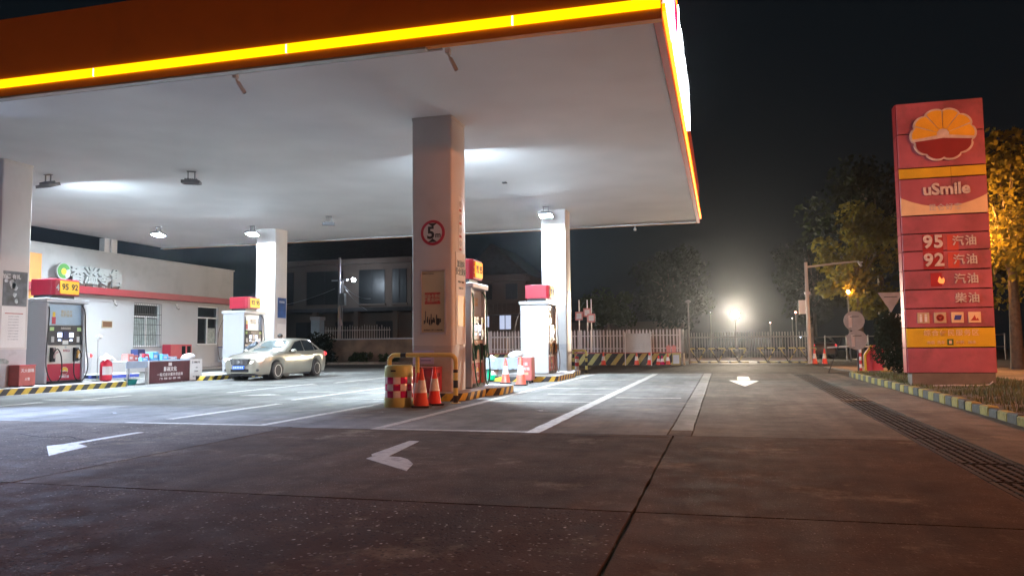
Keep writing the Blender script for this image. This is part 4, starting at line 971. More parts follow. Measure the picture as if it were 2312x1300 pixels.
# ------------------------------------------------------------------ shop building on the left
M['render'] = mat('shop_render', (0.46,0.455,0.445), 0.75, var=0.05, scale=0.8, dirt=0.18, dscale=0.7); M['render2'] = mat('shop_lower_wall', (0.48,0.475,0.48), 0.7, var=0.04, scale=1.2, dirt=0.08)
M['wframe'] = mat('window_frame_white', (0.72,0.73,0.74), 0.4); M['curtain'] = mat('curtain_grey_green', (0.34,0.40,0.39), 0.7, var=0.25, scale=6)
X0 = -26.86
sh = thing('shop_building', 'long white flat-roofed shop with a red band and letters along its front', 'building', (X0,31.0,0))
def sbx(name,m,x0,x1,y0,y1,z0,z1,par=None,bevel=0): return box(name,m,par or sh,x0,x1,y0-31.0,y1-31.0,z0,z1,bevel)
wins = [(30.45,32.2,1.2,3.26),(35.06,36.8,1.28,3.34)]
ys = [20.0]+[v for w in wins for v in (w[0],w[1])]+[38.1]
for a,b in ((20.0,30.45),(32.2,35.06),(36.8,38.1)): sbx('wall', M['render2'], -9,0,a,b,0.0,3.5)
for a,b,c,d in wins: sbx('wall', M['render2'], -9,0,a,b,0,c); sbx('wall', M['render2'], -9,0,a,b,d,3.5)
sbx('wall', M['render'], -9,-0.01,20.0,38.1,3.505,5.44)
sbx('coping', M['render'], -9.05,0.04,19.95,38.15,5.441,5.50)
sbx('ledge', mat('ledge_red',(0.30,0.010,0.028),0.45,var=0.08), -0.2,0.55,20.0,38.1,3.50,3.80,bevel=0.01); sbx('skirting', M['skirt'], 0.0005,0.03,32.3,38.1,0,0.32); sbx('step', M['islandtop'], 0.031,0.9,33.5,38.1,0,0.10)
for i,(a,b,c,d) in enumerate(wins):
    w = sbx('window', M['glassdark'], -0.16,-0.14,a,b,c,d)
    sbx('curtain', M['curtain'], -0.135,-0.132,a+0.06,b-0.06,c+0.06,d-0.7,w) if i == 0 else sbx('curtain', M['curtain'], -0.135,-0.132,a+0.95,b-0.1,c+0.06,c+0.9,w)
    for q in ((a,a+0.06,c,d),(b-0.06,b,c,d),((a+b)/2-0.03,(a+b)/2+0.03,c,d-0.62)): sbx('frame_bar', M['wframe'], -0.12,-0.06,*q,w)
    for q in ((c,c+0.06),(d-0.06,d),(d-0.65,d-0.58)): sbx('frame_bar', M['wframe'], -0.125,-0.065,a+0.061,b-0.061,*q,w)
    sbx('sill', M['render'], 0.001,0.06,a-0.05,b+0.05,c-0.07,c)
gl = sbx('window_grille', M['darksteel'], 0.05,0.07,30.40,32.25,1.16,1.185)
for z in (1.75,2.25,2.75,3.27): sbx('grille_rail', M['darksteel'], 0.05,0.068,30.40,32.25,z,z+0.022,gl)
for k in range(16): sbx('grille_rod', M['darksteel'], 0.052,0.064,30.42+k*0.121,30.434+k*0.121,1.186,3.26,gl)
pq = sbx('wall_plaque', M['poster_tan'], 0.001,0.03,28.5,29.1,2.07,2.38)
tx = mat('plaque_print',(0.12,0.05,0.02),0.5); sbx('plaque_face', tx, 0.0305,0.033,28.53,29.07,2.10,2.35,pq)
sbx('notice_board', M['ink'], 0.001,0.03,37.2,37.75,1.75,2.5); sbx('notice_sheet', M['paper'], 0.001,0.02,37.2,37.8,0.95,1.7)
sbx('wall_cabinet', M['cabgrey'], 0.031,0.35,36.75,37.95,0.33,1.12); sbx('cabinet_top', M['blueink'], 0.03,0.37,36.73,37.97,1.121,1.16)
sbx('orange_pillar', mat('orange_cladding',(0.70,0.27,0.05),0.5), 0.001,0.25,24.3,25.0,0,5.0)
osn = sbx('shop_sign', emat('orange_lightbox',(1.0,0.36,0.03),0.7,(0.7,0.3,0.05)), 0.001,0.15,21.0,24.2,1.9,3.3)
for k,chh in enumerate('便利店'): text('sign_text', chh, 0.6, M['white'], osn, (0.155,22.0-31+k*0.8,2.5), '+x', bold=0.03, ext=0.004)
M['letterw'] = mat('standing_letters', (0.40,0.43,0.43), 0.4, var=0.03)
for k,chh in enumerate('香溢零售'):
    l_ = text('roof_letter', chh, 0.80, M['letterw'], sh, (0.33,26.72+k*0.74-31,4.24), '+x', bold=0.025, ext=0.05)
    for dy in (-0.2,0.2): sbx('letter_post', M['darksteel'], 0.25,0.275,26.72+k*0.74+dy-0.01,26.72+k*0.74+dy+0.01,3.801,4.0)
lg = MB().cyl((0.28,26.0-31,4.38),(0.36,26.0-31,4.38),0.36,n=28).build('shop_logo', M['letterw'], sh)
MB().prism([(26.0-31+0.31*math.cos(R(a)),4.38+0.31*math.sin(R(a))) for a in range(20,300,10)]+[(26.0-31+0.15*math.cos(R(a)),4.36+0.15*math.sin(R(a))) for a in range(290,10,-20)],0.3605,0.375,'x').build('logo_leaf', mat('logo_green',(0.06,0.26,0.05),0.4), lg)
MB().cyl((0.3605,26.0-31,4.36),(0.372,26.0-31,4.36),0.13,n=16).build('logo_core', M['yflat'], lg)
sbx('roof_stub', M['column'], -0.30,-0.01,28.55,29.3,5.501,6.118); MB().cyl((0.03,28.9-31,5.5),(0.03,28.9-31,6.11),0.05,n=8).build('downpipe', M['column'], sh)
for y,l in ((29.15,'dome security camera under the red ledge of the shop'),(33.3,'bullet security camera on the shop wall between the windows')):
    q = bullet_cam(l, (X0+0.06,y,3.35), (0.2,-0.1,-0.1), m='camwhite', k=0.9)
rc = thing('fire_cabinet', 'red fire cabinet with two glazed doors against the shop wall', 'cabinet', (X0+0.33,33.1,0))
box('stand', M['darksteel'], rc, -0.2,0.2,-0.70,0.70,0.0,0.60); box('case', M['redbox'], rc, -0.25,0.25,-0.78,0.78,0.601,1.30,0.012)
for y in (0.02,0.42): d_ = box('glazed_door', M['glassdark'], rc, 0.2505,0.262,y,y+0.27,0.66,1.22); box('door_handle', M['steel'], d_, 0.2625,0.28,y+0.22,y+0.24,0.72,0.82)

# ------------------------------------------------------------------ price sign
ps = thing('price_sign', 'tall dark red price sign with flower emblem and stacked fuel panels', 'sign', (5.19,20.3,0.085))
M['sred'] = mat('sign_red', (0.36,0.098,0.128), 0.35, var=0.3, scale=1.1, dirt=0.55, dscale=1.8); M['syel'] = mat('sign_yellow', (0.60,0.40,0.015), 0.45, var=0.12, scale=2, dirt=0.12); M['scream'] = mat('sign_cream', (0.70,0.52,0.30), 0.45, var=0.2, scale=1.2)
M['sredl'] = mat('sign_red_patch', (0.50,0.07,0.05), 0.45, var=0.15, scale=1.5); M['sredd'] = mat('sign_red_dark', (0.33,0.018,0.025), 0.45, var=0.15); M['sletter'] = mat('sign_letter', (0.56,0.50,0.46), 0.5, var=0.2, scale=6); M['sdark'] = mat('sign_core', (0.05,0.012,0.015), 0.6)
HX = 0.935
box('footing', mat('footing_concrete',(0.13,0.11,0.09),0.8,var=0.2,dirt=0.5), ps, -0.88,0.88,-0.12,0.30,0.0,0.285)
box('core', M['sdark'], ps, -HX+.01,HX-.01,0.005,0.34,0.286,6.80)
zs = [0.37,0.97,1.44,1.90,2.35,2.81,3.27,3.69,4.13,5.03,5.29,6.13,6.90]
ms = ['sred','syel','sred','sred','sred','sred','sred','sred','sred','syel','sred','sred']
pan = []
for a,b,m_ in zip(zs,zs[1:],ms):
    pan.append(box('panel', M[m_], ps, -HX,HX,-0.04,0.004,a-.085+0.013,b-.085-0.013,0.006))
    box('side_panel', M['sredd'], ps, -HX-0.02,-HX+0.009,0.0045,0.345,a-.085+0.008,b-.085-0.008); box('side_panel', M[m_], ps, HX-0.009,HX+0.02,0.0045,0.345,a-.085+0.008,b-.085-0.008)
    box('back_panel', M[m_], ps, -HX,HX,0.3455,0.37,a-.085+0.008,b-.085-0.008)
dome = [(HX*(-1+2*i/20)*0.995, 4.58-0.25*(1-(-1+2*i/20)**2)-.085) for i in range(21)]
cr = MB().prism([(-HX*.995,4.145-.085),(HX*.995,4.145-.085)]+dome[::-1], -0.046,-0.0405,'y').build('cream_band', M['scream'], ps)
text('sign_text', '昆仑好客', 0.17, M['skirt'], cr, (0.03,-0.048,4.30-.085), '-y', bold=0.01, ext=0.003, spacing=1.15)
text('sign_text', 'uSmile', 0.385, M['sletter'], ps, (0.07,-0.055,4.735-.085), '-y', bold=0.03, ext=0.014)
for z in (3.69,3.27):
    box('number_patch', M['sredd'], ps, -0.50,-0.055,-0.0445,-0.0405,z-.44-.085,z-0.03-.085); box('light_patch', M['sredl'], ps, 0.03,0.27,-0.0445,-0.0405,z-.42-.085,z-.05-.085)
text('price_text', '95', 0.42, M['sletter'], ps, (-0.27,-0.055,3.475-.085), '-y', bold=0.03, ext=0.01, spacing=1.1); text('price_text', '92', 0.42, M['sletter'], ps, (-0.27,-0.055,3.04-.085), '-y', bold=0.03, ext=0.01, spacing=1.1)
for z,w in ((3.475,'汽油'),(3.03,'汽油'),(2.575,'汽油'),(2.12,'柴油')): text('price_text', w, 0.25, M['sletter'], ps, (0.40,-0.052,z-.085), '-y', bold=0.015, ext=0.008, spacing=1.18)
M['redled'] = emat('broken_led', (1.0,0.22,0.05), 1.3, (0.4,0.05,0.03))
box('number_patch', M['sredd'], ps, -0.36,-0.12,-0.0445,-0.0405,2.42-.085,2.74-.085)
MB().prism([(-0.21,2.54-.085),(-0.17,2.49-.085),(-0.09,2.48-.085),(-0.06,2.55-.085),(-0.08,2.63-.085),(-0.12,2.58-.085),(-0.17,2.66-.085)],-0.05,-0.045,'y').build('broken_display', M['redled'], ps)
for k,x in enumerate((-0.56,-0.20,0.17,0.53)):
    ic = box('icon_tile', M['scream'] if k > 1 else M['poster_tan'], ps, x-0.13,x+0.13,-0.055,-0.0405,1.55-.085,1.80-.085,0.004)
    if k == 0:
        for s in (-0.055,0.055): MB().cyl((x+s,-0.0555,1.74-.085),(x+s,-0.059,1.74-.085),0.022,n=10).build('icon_mark', M['white'], ic); box('icon_mark', M['white'], ic, x+s-0.025,x+s+0.025,-0.059,-0.0555,1.58-.085,1.71-.085)
        box('icon_mark', M['sredl'], ic, x-0.004,x+0.004,-0.059,-0.0555,1.57-.085,1.78-.085)
    elif k == 1:
        MB().lathe([(0.085,0),(0.085,0.006),(0.065,0.006),(0.065,0)],20).build('icon_mark', M['sredl'], ic, loc=(x,-0.0555,1.675-.085), rot=(R(90),0,0)); MB().prism([(x,1.63-.085),(x+0.05,1.69-.085),(x+0.025,1.715-.085),(x,1.69-.085),(x-0.025,1.715-.085),(x-0.05,1.69-.085)],-0.061,-0.0555,'y').build('icon_mark', M['sredl'], ic)
    elif k == 2: MB().prism([(x-0.08,1.62-.085),(x+0.06,1.62-.085),(x+0.09,1.73-.085),(x-0.05,1.73-.085)],-0.06,-0.0555,'y').build('icon_mark', M['blueink'], ic)
    else: MB().prism([(x-0.09,1.60-.085),(x+0.09,1.60-.085),(x+0.06,1.66-.085),(x+0.03,1.63-.085),(x,1.73-.085),(x-0.04,1.66-.085)],-0.06,-0.0555,'y').build('icon_mark', M['stamp'], ic); 
text('sign_text', '综合便民服务区', 0.155, M['scream'], ps, (0.02,-0.0465,1.31-.085), '-y', bold=0.01, ext=0.003, spacing=1.2)
[text('sign_text', w_, 0.085, M['scream'], ps, (x_,-0.0465,1.09-.085), '-y', bold=0.01, ext=0.003) for x_,w_ in ((-0.42,'充值'),(-0.2,'洗车'),(0.2,'便利'),(0.45,'加水'))]
gp_ = box('green_tile', mat('green_tile',(0.05,0.12,0.03),0.5), ps, -0.07,0.06,-0.048,-0.0405,1.03-.085,1.17-.085); box('tile_mark', M['scream'], gp_, -0.035,0.025,-0.05,-0.0485,1.06-.085,1.14-.085)
emblem(ps, (0.05,-0.0405,6.06-.085), 0.70, mats=(M['sletter'], mat('emblem_orange',(0.74,0.42,0.03),0.4,var=0.08), M['emflat']))
box('seam', M['sdark'], ps, 0.19,0.196,-0.0412,-0.0403,4.6-.085,5.28-.085)
stick = MB().tube([(-0.55,-0.1,0),(-0.1,-0.16,0.02),(0.35,-0.14,0.01),(0.62,-0.10,0.03),(0.70,-0.08,0.10)],0.014,6).build('fallen_pipe', M['trim'], None, loc=(5.2,19.9,0.10)); tag(stick, 'thin pale pipe lying on the grass before the price sign', 'pipe')

# ------------------------------------------------------------------ picket fence on a striped wall, notice board
M['picket'] = mat('picket_white', (0.58,0.51,0.50), 0.6, var=0.12, dirt=0.3, dscale=3)
pfn = thing('picket_fence', 'white pointed picket fence on a black and yellow striped wall', 'fence', (-7.35,41.0,0))
box('striped_wall', M['wallstr'], pfn, -7.2,5.25,-0.10,0.10,0.0,0.60); box('wall_cap', M['redfade'], pfn, -7.22,5.27,-0.13,0.13,0.601,0.66)
pk = MB().prism([(-0.038,0),(0.038,0),(0.038,1.13),(0,1.22),(-0.038,1.13)],-0.015,0.015,'y').build('picket', M['picket'], pfn, loc=(-7.1,-0.03,0.66))
for k in range(1,71):
    share(pk, (-7.1+k*0.174,-0.03,0.66+random.uniform(-0.012,0.012))).rotation_euler = (0,random.uniform(-.012,.012),0)
for z in (0.84,1.52): box('rail', M['picket'], pfn, -7.2,5.2,-0.014,0.02,z,z+0.05)
for x in (-7.15,-5.1,-2.6,0.0,2.6,5.21): box('post', M['picket'], pfn, x-0.05,x+0.05,-0.014,0.07,0.661,1.86)
nb = thing('notice_board', 'grey notice board on two thin posts before the striped wall', 'notice board', (-4.17,39.8,0))
for x in (-0.66,0.66): MB().cyl((x,0,0),(x,0,1.72),0.025,n=8).build('post', M['white'], nb)
bd = box('board', mat('board_grey',(0.42,0.40,0.37),0.5,var=0.08,scale=1.5,dirt=0.2), nb, -0.635,0.635,-0.02,0.02,0.66,1.64)
for z,w,s in ((1.54,'加油站  平面示意图',0.06),(1.02,'卸油区 加油区 罐区 站房',0.045),(0.92,'疏散路线  消防器材',0.045),(0.78,'安全第一 预防为主',0.055)): text('board_text', w, s, M['skirt'], bd, (0,-0.023,z), '-y', bold=0.01, ext=0.001)
ub = thing('utility_box', 'small dull yellow utility box at the end of the picket fence', 'box', (-2.30,40.4,0))
box('case', mat('dull_yellow',(0.34,0.29,0.10),0.6,var=0.2,dirt=0.5), ub, -0.20,0.20,-0.18,0.18,0.0,0.62,0.015); box('door', M['cabgrey'], ub, -0.15,0.15,-0.19,-0.1805,0.08,0.52)
for i,(x,w) in enumerate(((-2.72,'pink work vest hung over the picket fence, the left one'),(-2.45,'pink work vest hung over the picket fence, the right one'))):
    v = MB().prism([(-0.13,0),(0.13,0),(0.10,-0.34),(-0.08,-0.35)],-0.012,0.012,'y').prism([(-0.05,0.0),(0.05,0.0),(0.04,0.06),(-0.04,0.06)],-0.012,0.03,'y').build('work_vest', M['pink'], None, loc=(x,40.9,0.97)); tag(v, w, 'vest', 'vests on the fence')
mp = MB().lathe([(0.05,0),(0.05,0.55),(0.03,0.6),(0,0.605)],10).build('bollard', mat('bollard_white',(0.7,0.7,0.6),0.5,var=0.1), None, loc=(-1.92,40.6,0)); tag(mp, 'short pale bollard between the yellow box and the barricades', 'bollard')

# small sign posts beyond the fence
for x,z,y,w in ((-8.05,2.75,44.5,'square pale sign on a thin pole beyond the fence, the left one'),(-7.60,2.95,44.7,'square pale sign on a thin pole beyond the fence, the higher one'),(-7.25,2.6,44.0,'square pale sign on a thin pole beyond the fence, the lower right one')):
    t = thing('sign_post', w, 'sign', (x,y,0), 0, 'sign posts beyond the fence')
    MB().cyl((0,0,0),(0,0,3.7),0.03,n=8).build('pole', M['steel'], t); box('plate', M['pink'], t, -0.22,0.22,-0.05,-0.032,z-0.25,z+0.25); box('plate_face', M['paper'], t, -0.15,0.15,-0.054,-0.0505,z-0.16,z+0.16)

# ------------------------------------------------------------------ folding trestle barricades and the gate behind
M['tres'] = stripes('trestle_bands', 0.55, (0.02,0.02,0.018), (0.46,0.37,0.13), 1.0,0,0.9, duty=0.32, wear=0.5)
bar0 = None
lab = ['leftmost yellow trestle barricade beside the thin lamp post','second yellow trestle barricade from the left','third yellow trestle barricade from the left','third yellow trestle barricade from the right','second yellow trestle barricade from the right','rightmost yellow trestle barricade near the camera pole']
for i,x in enumerate((-1.35,-0.25,0.85,2.35,3.45,4.45)):
    t = thing('trestle_barricade', lab[i], 'barricade', (x,45.0-0.15*i,0), random.uniform(-.05,.05), 'trestle barricades across the exit')
    box('top_rail', M['tres'], t, -0.53,0.53,-0.035,0.035,0.76,0.83); box('base_rail', M['tres'], t, -0.53,0.53,-0.05,0.05,0.0,0.07)
    for s in (-1,1): MB().add([(0.02*s-0.03,-0.02,0.07),(0.02*s+0.03,-0.02,0.07),(0.40*s+0.03,-0.02,0.76),(0.40*s-0.03,-0.02,0.76),(0.02*s-0.03,0.02,0.07),(0.02*s+0.03,0.02,0.07),(0.40*s+0.03,0.02,0.76),(0.40*s-0.03,0.02,0.76)],[(0,1,2,3),(7,6,5,4),(0,4,5,1),(1,5,6,2),(2,6,7,3),(3,7,4,0)]).build('strut', M['tres'], t)
gt = thing('bar_gate', 'dim grey gate of upright bars behind the trestle barricades', 'gate', (1.6,49.5,0))
M['gate'] = mat('gate_grey', (0.22,0.20,0.19), 0.5, 0.3, var=0.15)
box('rail', M['gate'], gt, -4.0,3.4,-0.03,0.03,0.12,0.20); box('rail', M['gate'], gt, -4.0,3.4,-0.03,0.03,1.42,1.49); box('sill', M['skirt'], gt, -4.0,3.4,-0.15,0.15,0.0,0.118)
gbz = MB().box(-0.02,0.02,-0.02,0.02,0.2,1.75).build('bar', M['gate'], gt, loc=(-3.95,0,0))
for k in range(1,46): share(gbz, (-3.95+k*0.163,0,0))
for x in (-4.1,3.55): box('gate_post', M['gate'], gt, x-0.14,x+0.14,-0.14,0.14,0,2.0,0.02)

# ------------------------------------------------------------------ poles, lamps and signs along the exit
M['polewhite'] = mat('pole_white', (0.62,0.57,0.52), 0.5, var=0.06)
cpole = thing('camera_pole', 'tall pale pole with a long arm carrying a traffic camera', 'pole', (4.28,42.0,0))
MB().tube([(0,0,0),(-0.01,0,2.6),(-0.03,0,5.2)],0.1,12,rs=[0.105,0.095,0.08]).build('mast', M['polewhite'], cpole, smooth=50); MB().tube([(0,0,4.95),(1.3,0,5.08),(2.5,0,5.16)],0.05,10,rs=[0.055,0.05,0.04]).build('arm', M['polewhite'], cpole, smooth=50)
MB().cyl((0,0,0),(0,0,0.03),0.22,n=14).build('base_plate', M['polewhite'], cpole); box('sign_box', M['paper'], cpole, -0.44,-0.12,-0.05,0.03,2.55,3.25); box('clamp', M['steel'], cpole, -0.13,0.13,-0.13,0.13,3.55,3.68)
ch = MB().cyl((2.5,0.02,5.10),(2.56,-0.25,4.90),0.06,n=10).build('camera_head', M['camwhite'], cpole); box('camera_hood', M['camwhite'], ch, 2.44,2.64,-0.28,0.08,5.08,5.11)
lp = thing('lamp_post', 'thin unlit lamp post at the right end of the picket fence', 'lamp post', (-1.72,42.4,0))
MB().tube([(0,0,0),(0,0,3.25)],0.045,10,rs=[0.055,0.035]).build('mast', M['gate'], lp); MB().lathe([(0.04,3.25),(0.14,3.30),(0.15,3.36),(0.05,3.42),(0,3.425)],12).build('lamp_head', M['gate'], lp)

def street_lamp(label, x, y, h, c, s, r=0.07, arm=0.0, pole=0.06, head='ball'):
    t = thing('street_lamp', label, 'street lamp', (x,y,0), 0, 'street lamps')
    if arm: MB().tube(spline([(arm,0,0),(arm,0,h*0.9),(arm*0.75,0,h+0.06),(0.05*arm,0,h+0.07)],6),pole,8).build('mast', M['gate'], t, smooth=50)
    else: MB().tube([(0,0,0),(0,0,h-r*1.2)],pole,8).build('mast', M['gate'], t)
    if head == 'spot':
        MB().cyl((0,0.0,h),(0,0.22,h),0.29,0.16,n=24).build('lamp_head', M['lampgrey'], t); MB().prism(rrect(-0.27,0.27,h-0.27,h+0.27,0.268,8),-0.06,-0.002,'y').build('lamp_glass', emat('lamp_glow', c, s), t)
    elif head == 'ball': MB().sphere((0,0,h),r,12,8).build('lamp_globe', emat('lamp_glow', c, s), t, smooth=60)
    else:
        MB().prism(rrect(-0.12,0.12,-0.30,0.30,0.08,4),h+0.0,h+0.10).build('lamp_head', M['lampgrey'], t); MB().prism(rrect(-0.10,0.10,-0.27,0.27,0.07,4),h-0.05,h-0.001).build('lamp_glass', emat('lamp_glow', c, s), t)
    return t
SOD = (1.0,0.40,0.08)
street_lamp('dazzling warm lamp beyond the gate near the picture centre', 0.95,58.0,3.13,(1.0,0.86,0.66),90.0,pole=0.04,head='spot')
dl = bpy.data.lights.new('lamp_light', 'SPOT'); dl.spot_size = R(140); dl.spot_blend = 0.4; dl.energy = 11000; dl.color = (1.0,0.84,0.64); dl.shadow_soft_size = 0.15
dlo = bpy.data.objects.new('lamp_light', dl); col.objects.link(dlo); dlo.location = (0.95,57.7,3.13); dlo.rotation_euler = (R(90),0,R(180))
street_lamp('small reddish lamp beyond the gate left of the camera pole', 5.25,60.0,3.28,(1.0,0.35,0.22),9.0,0.08,pole=0.04)
street_lamp('small pink-white lamp beyond the gate, lower than its neighbours', 3.45,60.0,2.55,(1.0,0.6,0.5),12.0,0.05,pole=0.04)
street_lamp('tiny white lamp on a post by the gate pillar', 4.92,59.0,2.82,(1.0,0.9,0.85),10.0,0.03,pole=0.03)
street_lamp('tiny white lamp left of the dazzling one', -0.80,60.0,3.4,(0.95,1.0,0.9),8.0,0.03,pole=0.03)
street_lamp('tiny bluish light on the side road far behind the cones', 6.9,75.0,1.55,(0.6,0.75,1.0),14.0,0.05,pole=0.03)
street_lamp('cool white street lamp on a pole before the far left house', -28.9,57.0,6.50,(0.72,0.85,1.0),170.0,0.16,arm=-1.0,pole=0.05)
street_lamp('sodium street lamp among the yellow leaves behind the round signs', 6.80,46.0,3.85,SOD,300.0,0.09,pole=0.04)
street_lamp('sodium street lamp hidden behind the price sign', 9.35,33.5,5.35,SOD,4200.0,0.10,pole=0.05)
street_lamp('sodium street lamp by the road, outside the right of the picture', 16.0,12.0,8.5,(1.0,0.33,0.13),9000.0,arm=2.0,pole=0.08,head='flat')
street_lamp('sodium street lamp by the road behind the camera', -4.0,-15.0,10.0,(1.0,0.27,0.08),3700.0,arm=-2.0,pole=0.08,head='flat')

M['signback'] = mat('sign_back_grey', (0.26,0.25,0.24), 0.5, 0.3, var=0.15, dirt=0.3)
rs = thing('round_sign_pair', 'two round road signs seen from behind on a dark post', 'road sign', (4.78,30.6,0.0))
MB().cyl((0,0,0),(-0.06,0,2.05),0.035,n=10).build('post', M['darksteel'], rs)
for z,dx_ in ((1.88,-0.10),(1.18,-0.03)):
    d_ = MB().cyl((dx_,-0.05,z),(dx_,-0.065,z),0.36,n=32).build('disc', M['signback'], rs); box('bracket', M['steel'], d_, dx_-0.19,dx_-0.08,-0.075,-0.0655,z-0.24,z+0.20); box('bracket', M['darksteel'], d_, dx_-0.14,dx_+0.16,-0.095,-0.0755,z+0.14,z+0.17)
tr = thing('triangle_sign', 'triangular give-way sign seen from behind beside the price sign', 'road sign', (5.90,30.4,0.0))
MB().cyl((0,0,0),(0,0,2.8),0.04,n=10).build('post', M['darksteel'], tr); MB().prism([(-0.42,2.88),(0.0,2.16),(0.42,2.88)],-0.06,-0.045,'y').build('plate', M['signback'], tr); box('lower_plate', M['paper'], tr, -0.30,0.32,-0.06,-0.045,1.70,2.10); box('bracket', M['darksteel'], tr, -0.22,0.22,-0.08,-0.0605,2.70,2.73)
bp2 = MB().lathe([(0.05,0),(0.05,0.85),(0.03,0.88),(0,0.885)],12).build('marker_post', M['rwpost'], None, loc=(4.98,31.4,0)); tag(bp2, 'slim post with red and white bands beside the side entrance', 'post')
bg_ = thing('barrier_machine', 'dark red barrier box with a thick yellow edge beside the side entrance', 'barrier box', (5.45,31.6,0))
MB().prism([(-0.30,0),(0.30,0),(0.36,0.70),(0.36,0.98),(-0.06,0.98),(-0.30,0.62)],-0.22,0.22,'y').build('case', M['redbox'], bg_); MB().tube([(-0.31,-0.24,0.02),(-0.31,-0.24,0.62),(-0.06,-0.24,0.98)],0.045,8).build('yellow_edge', M['syel'], bg_); MB().tube([(-0.1,-0.1,0.93),(-0.9,-0.1,0.95),(-1.6,-0.1,0.90)],0.03,8).build('boom_arm', M['polewhite'], bg_)
pr = MB().tube([(0,0,0),(0.55,0.6,1.25)],0.018,6).tube([(0,0,0.01),(0.62,0.1,0.012)],0.012,6).build('prop_rod', M['darksteel'], None, loc=(3.66,29.9,0)); tag(pr, 'slanting thin rod leaning from the ground to the round signs', 'rod')
fr_ = thing('road_railing', 'low metal railing along the side road behind the signs', 'railing', (8.2,50.0,0))
for k in range(9): MB().cyl((-2.2+k*1.2,0,0),(-2.2+k*1.2,0,1.5),0.04,n=8).build('post', M['gate'], fr_)
for z in (1.42,0.75): MB().cyl((-2.2,0,z),(7.4,0,z),0.03,n=8).build('rail', M['gate'], fr_)
for i,(x,y,w,c_) in enumerate(((7.9,44.0,'pale low planter box beside the side road','polewhite'),(9.2,47.0,'longer pale planter box farther along the side road','polewhite'))):
    t = thing('planter_box', w, 'planter', (x,y,0), 0); box('trough', M[c_], t, -0.6-0.3*i,0.6+0.3*i,-0.2,0.2,0.0,0.55,0.02); box('rim', M[c_], t, -0.64-0.3*i,0.64+0.3*i,-0.24,0.24,0.551,0.60); box('soil', M['soil'], t, -0.5,0.5,-0.15,0.15,0.6005,0.62)

# ------------------------------------------------------------------ trees and shrubs
def leaf_mesh(mb, c, r, n, size, flat=1.0, hollow=0.35):
    for _ in range(n):
        while True:
            p = Vector((random.uniform(-1,1),random.uniform(-1,1),random.uniform(-1,1)))
            if hollow < p.length < 1: break
        q = Vector(c)+Vector((p.x*r,p.y*r,p.z*r*flat))
        a = Vector((random.gauss(0,1),random.gauss(0,1),random.gauss(0,1))).normalized(); b = a.orthogonal().normalized(); d = a.cross(b)
        s = size*random.uniform(0.6,1.4)
        mb.add([q-b*s*.5, q+d*s*.32, q+b*s*.6, q-d*s*.32],[(0,1,2,3)])
def leafmat(name, c):
    m = mat(name, c, 0.8, var=0.45, scale=2.5, spec=0.08); p = m.node_tree.nodes['Principled BSDF']
    p.inputs['Subsurface Weight'].default_value = 0.0
    n,l = m.node_tree.nodes, m.node_tree.links
    tr_ = n.new('ShaderNodeBsdfTranslucent'); tr_.inputs[0].default_value = (c[0]*1.4,c[1]*1.3,c[2],1); ad = n.new('ShaderNodeMixShader'); ad.inputs[0].default_value = 0.35
    l.new(p.outputs[0],ad.inputs[1]); l.new(tr_.outputs[0],ad.inputs[2]); l.new(ad.outputs[0],n['Material Output'].inputs[0]); return m
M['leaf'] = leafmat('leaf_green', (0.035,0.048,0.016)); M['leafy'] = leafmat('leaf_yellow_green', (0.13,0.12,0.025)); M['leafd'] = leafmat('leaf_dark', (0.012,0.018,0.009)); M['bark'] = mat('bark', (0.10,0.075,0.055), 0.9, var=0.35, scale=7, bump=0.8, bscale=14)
def tree(label, x, y, h, r, cz, m, clumps=16, per=170, size=0.22, tr_r=0.16, lean=(0,0), flat=0.8, group='trees around the forecourt'):
    t = thing('tree', label, 'tree', (x,y,0), 0, group)
    tk = MB(); top = Vector((lean[0],lean[1],cz))
    tk.tube(spline([(0,0,0),(lean[0]*.2,lean[1]*.2,cz*.35),(lean[0]*.6,lean[1]*.6,cz*.7),tuple(top)],4),tr_r,10,rs=[tr_r*(1.25-0.75*i/12) for i in range(13)])
    lf = MB(); cs = []
    for k in range(clumps):
        a = random.uniform(0,6.28); rr = r*math.sqrt(random.random())*0.85; zz = random.uniform(-1,1)
        c = top+Vector((math.cos(a)*rr*math.sqrt(1-zz*zz*.6),math.sin(a)*rr*math.sqrt(1-zz*zz*.6),zz*(h-cz)*0.8)); cs.append(c)
        tk.tube([top*random.uniform(.6,.95),(top+c)*0.5+Vector((0,0,-.1)),c],0.03,5,rs=[tr_r*.4,tr_r*.22,0.012])
        leaf_mesh(lf,c,r*random.uniform(.28,.48),per,size,flat)
    tk.build('trunk', M['bark'], t, smooth=50); lf.build('crown', m, t)
    return t
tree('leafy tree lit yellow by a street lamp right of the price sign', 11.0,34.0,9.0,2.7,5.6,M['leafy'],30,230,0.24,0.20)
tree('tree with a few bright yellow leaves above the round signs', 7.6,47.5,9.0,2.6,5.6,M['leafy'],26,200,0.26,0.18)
tree('darker tree left of the yellow-lit tree behind the camera pole', 7.2,66.0,9.5,2.8,6.2,M['leafd'],22,180,0.26,0.16)
tree('tall dark tree towering behind the price sign', 9.6,52.0,13.0,4.0,9.0,M['leafd'],26,200,0.32,0.22)
tree('broad dark tree left of the dazzling lamp', -4.6,74.0,10.0,4.0,6.4,M['leafd'],34,220,0.32,0.22)
tree('lower dark tree between the round tree and the dazzling lamp', -5.6,84.0,6.5,3.0,4.2,M['leafd'],24,200,0.32,0.18)
tree('round low tree with pale rim beyond the picket fence', -8.0,56.0,5.1,1.9,3.6,M['leaf'],22,220,0.22,0.14)
tree('dark tree in the distance at the right of the dazzling lamp', 9.0,86.0,12.0,4.2,7.5,M['leafd'],24,200,0.34,0.2)
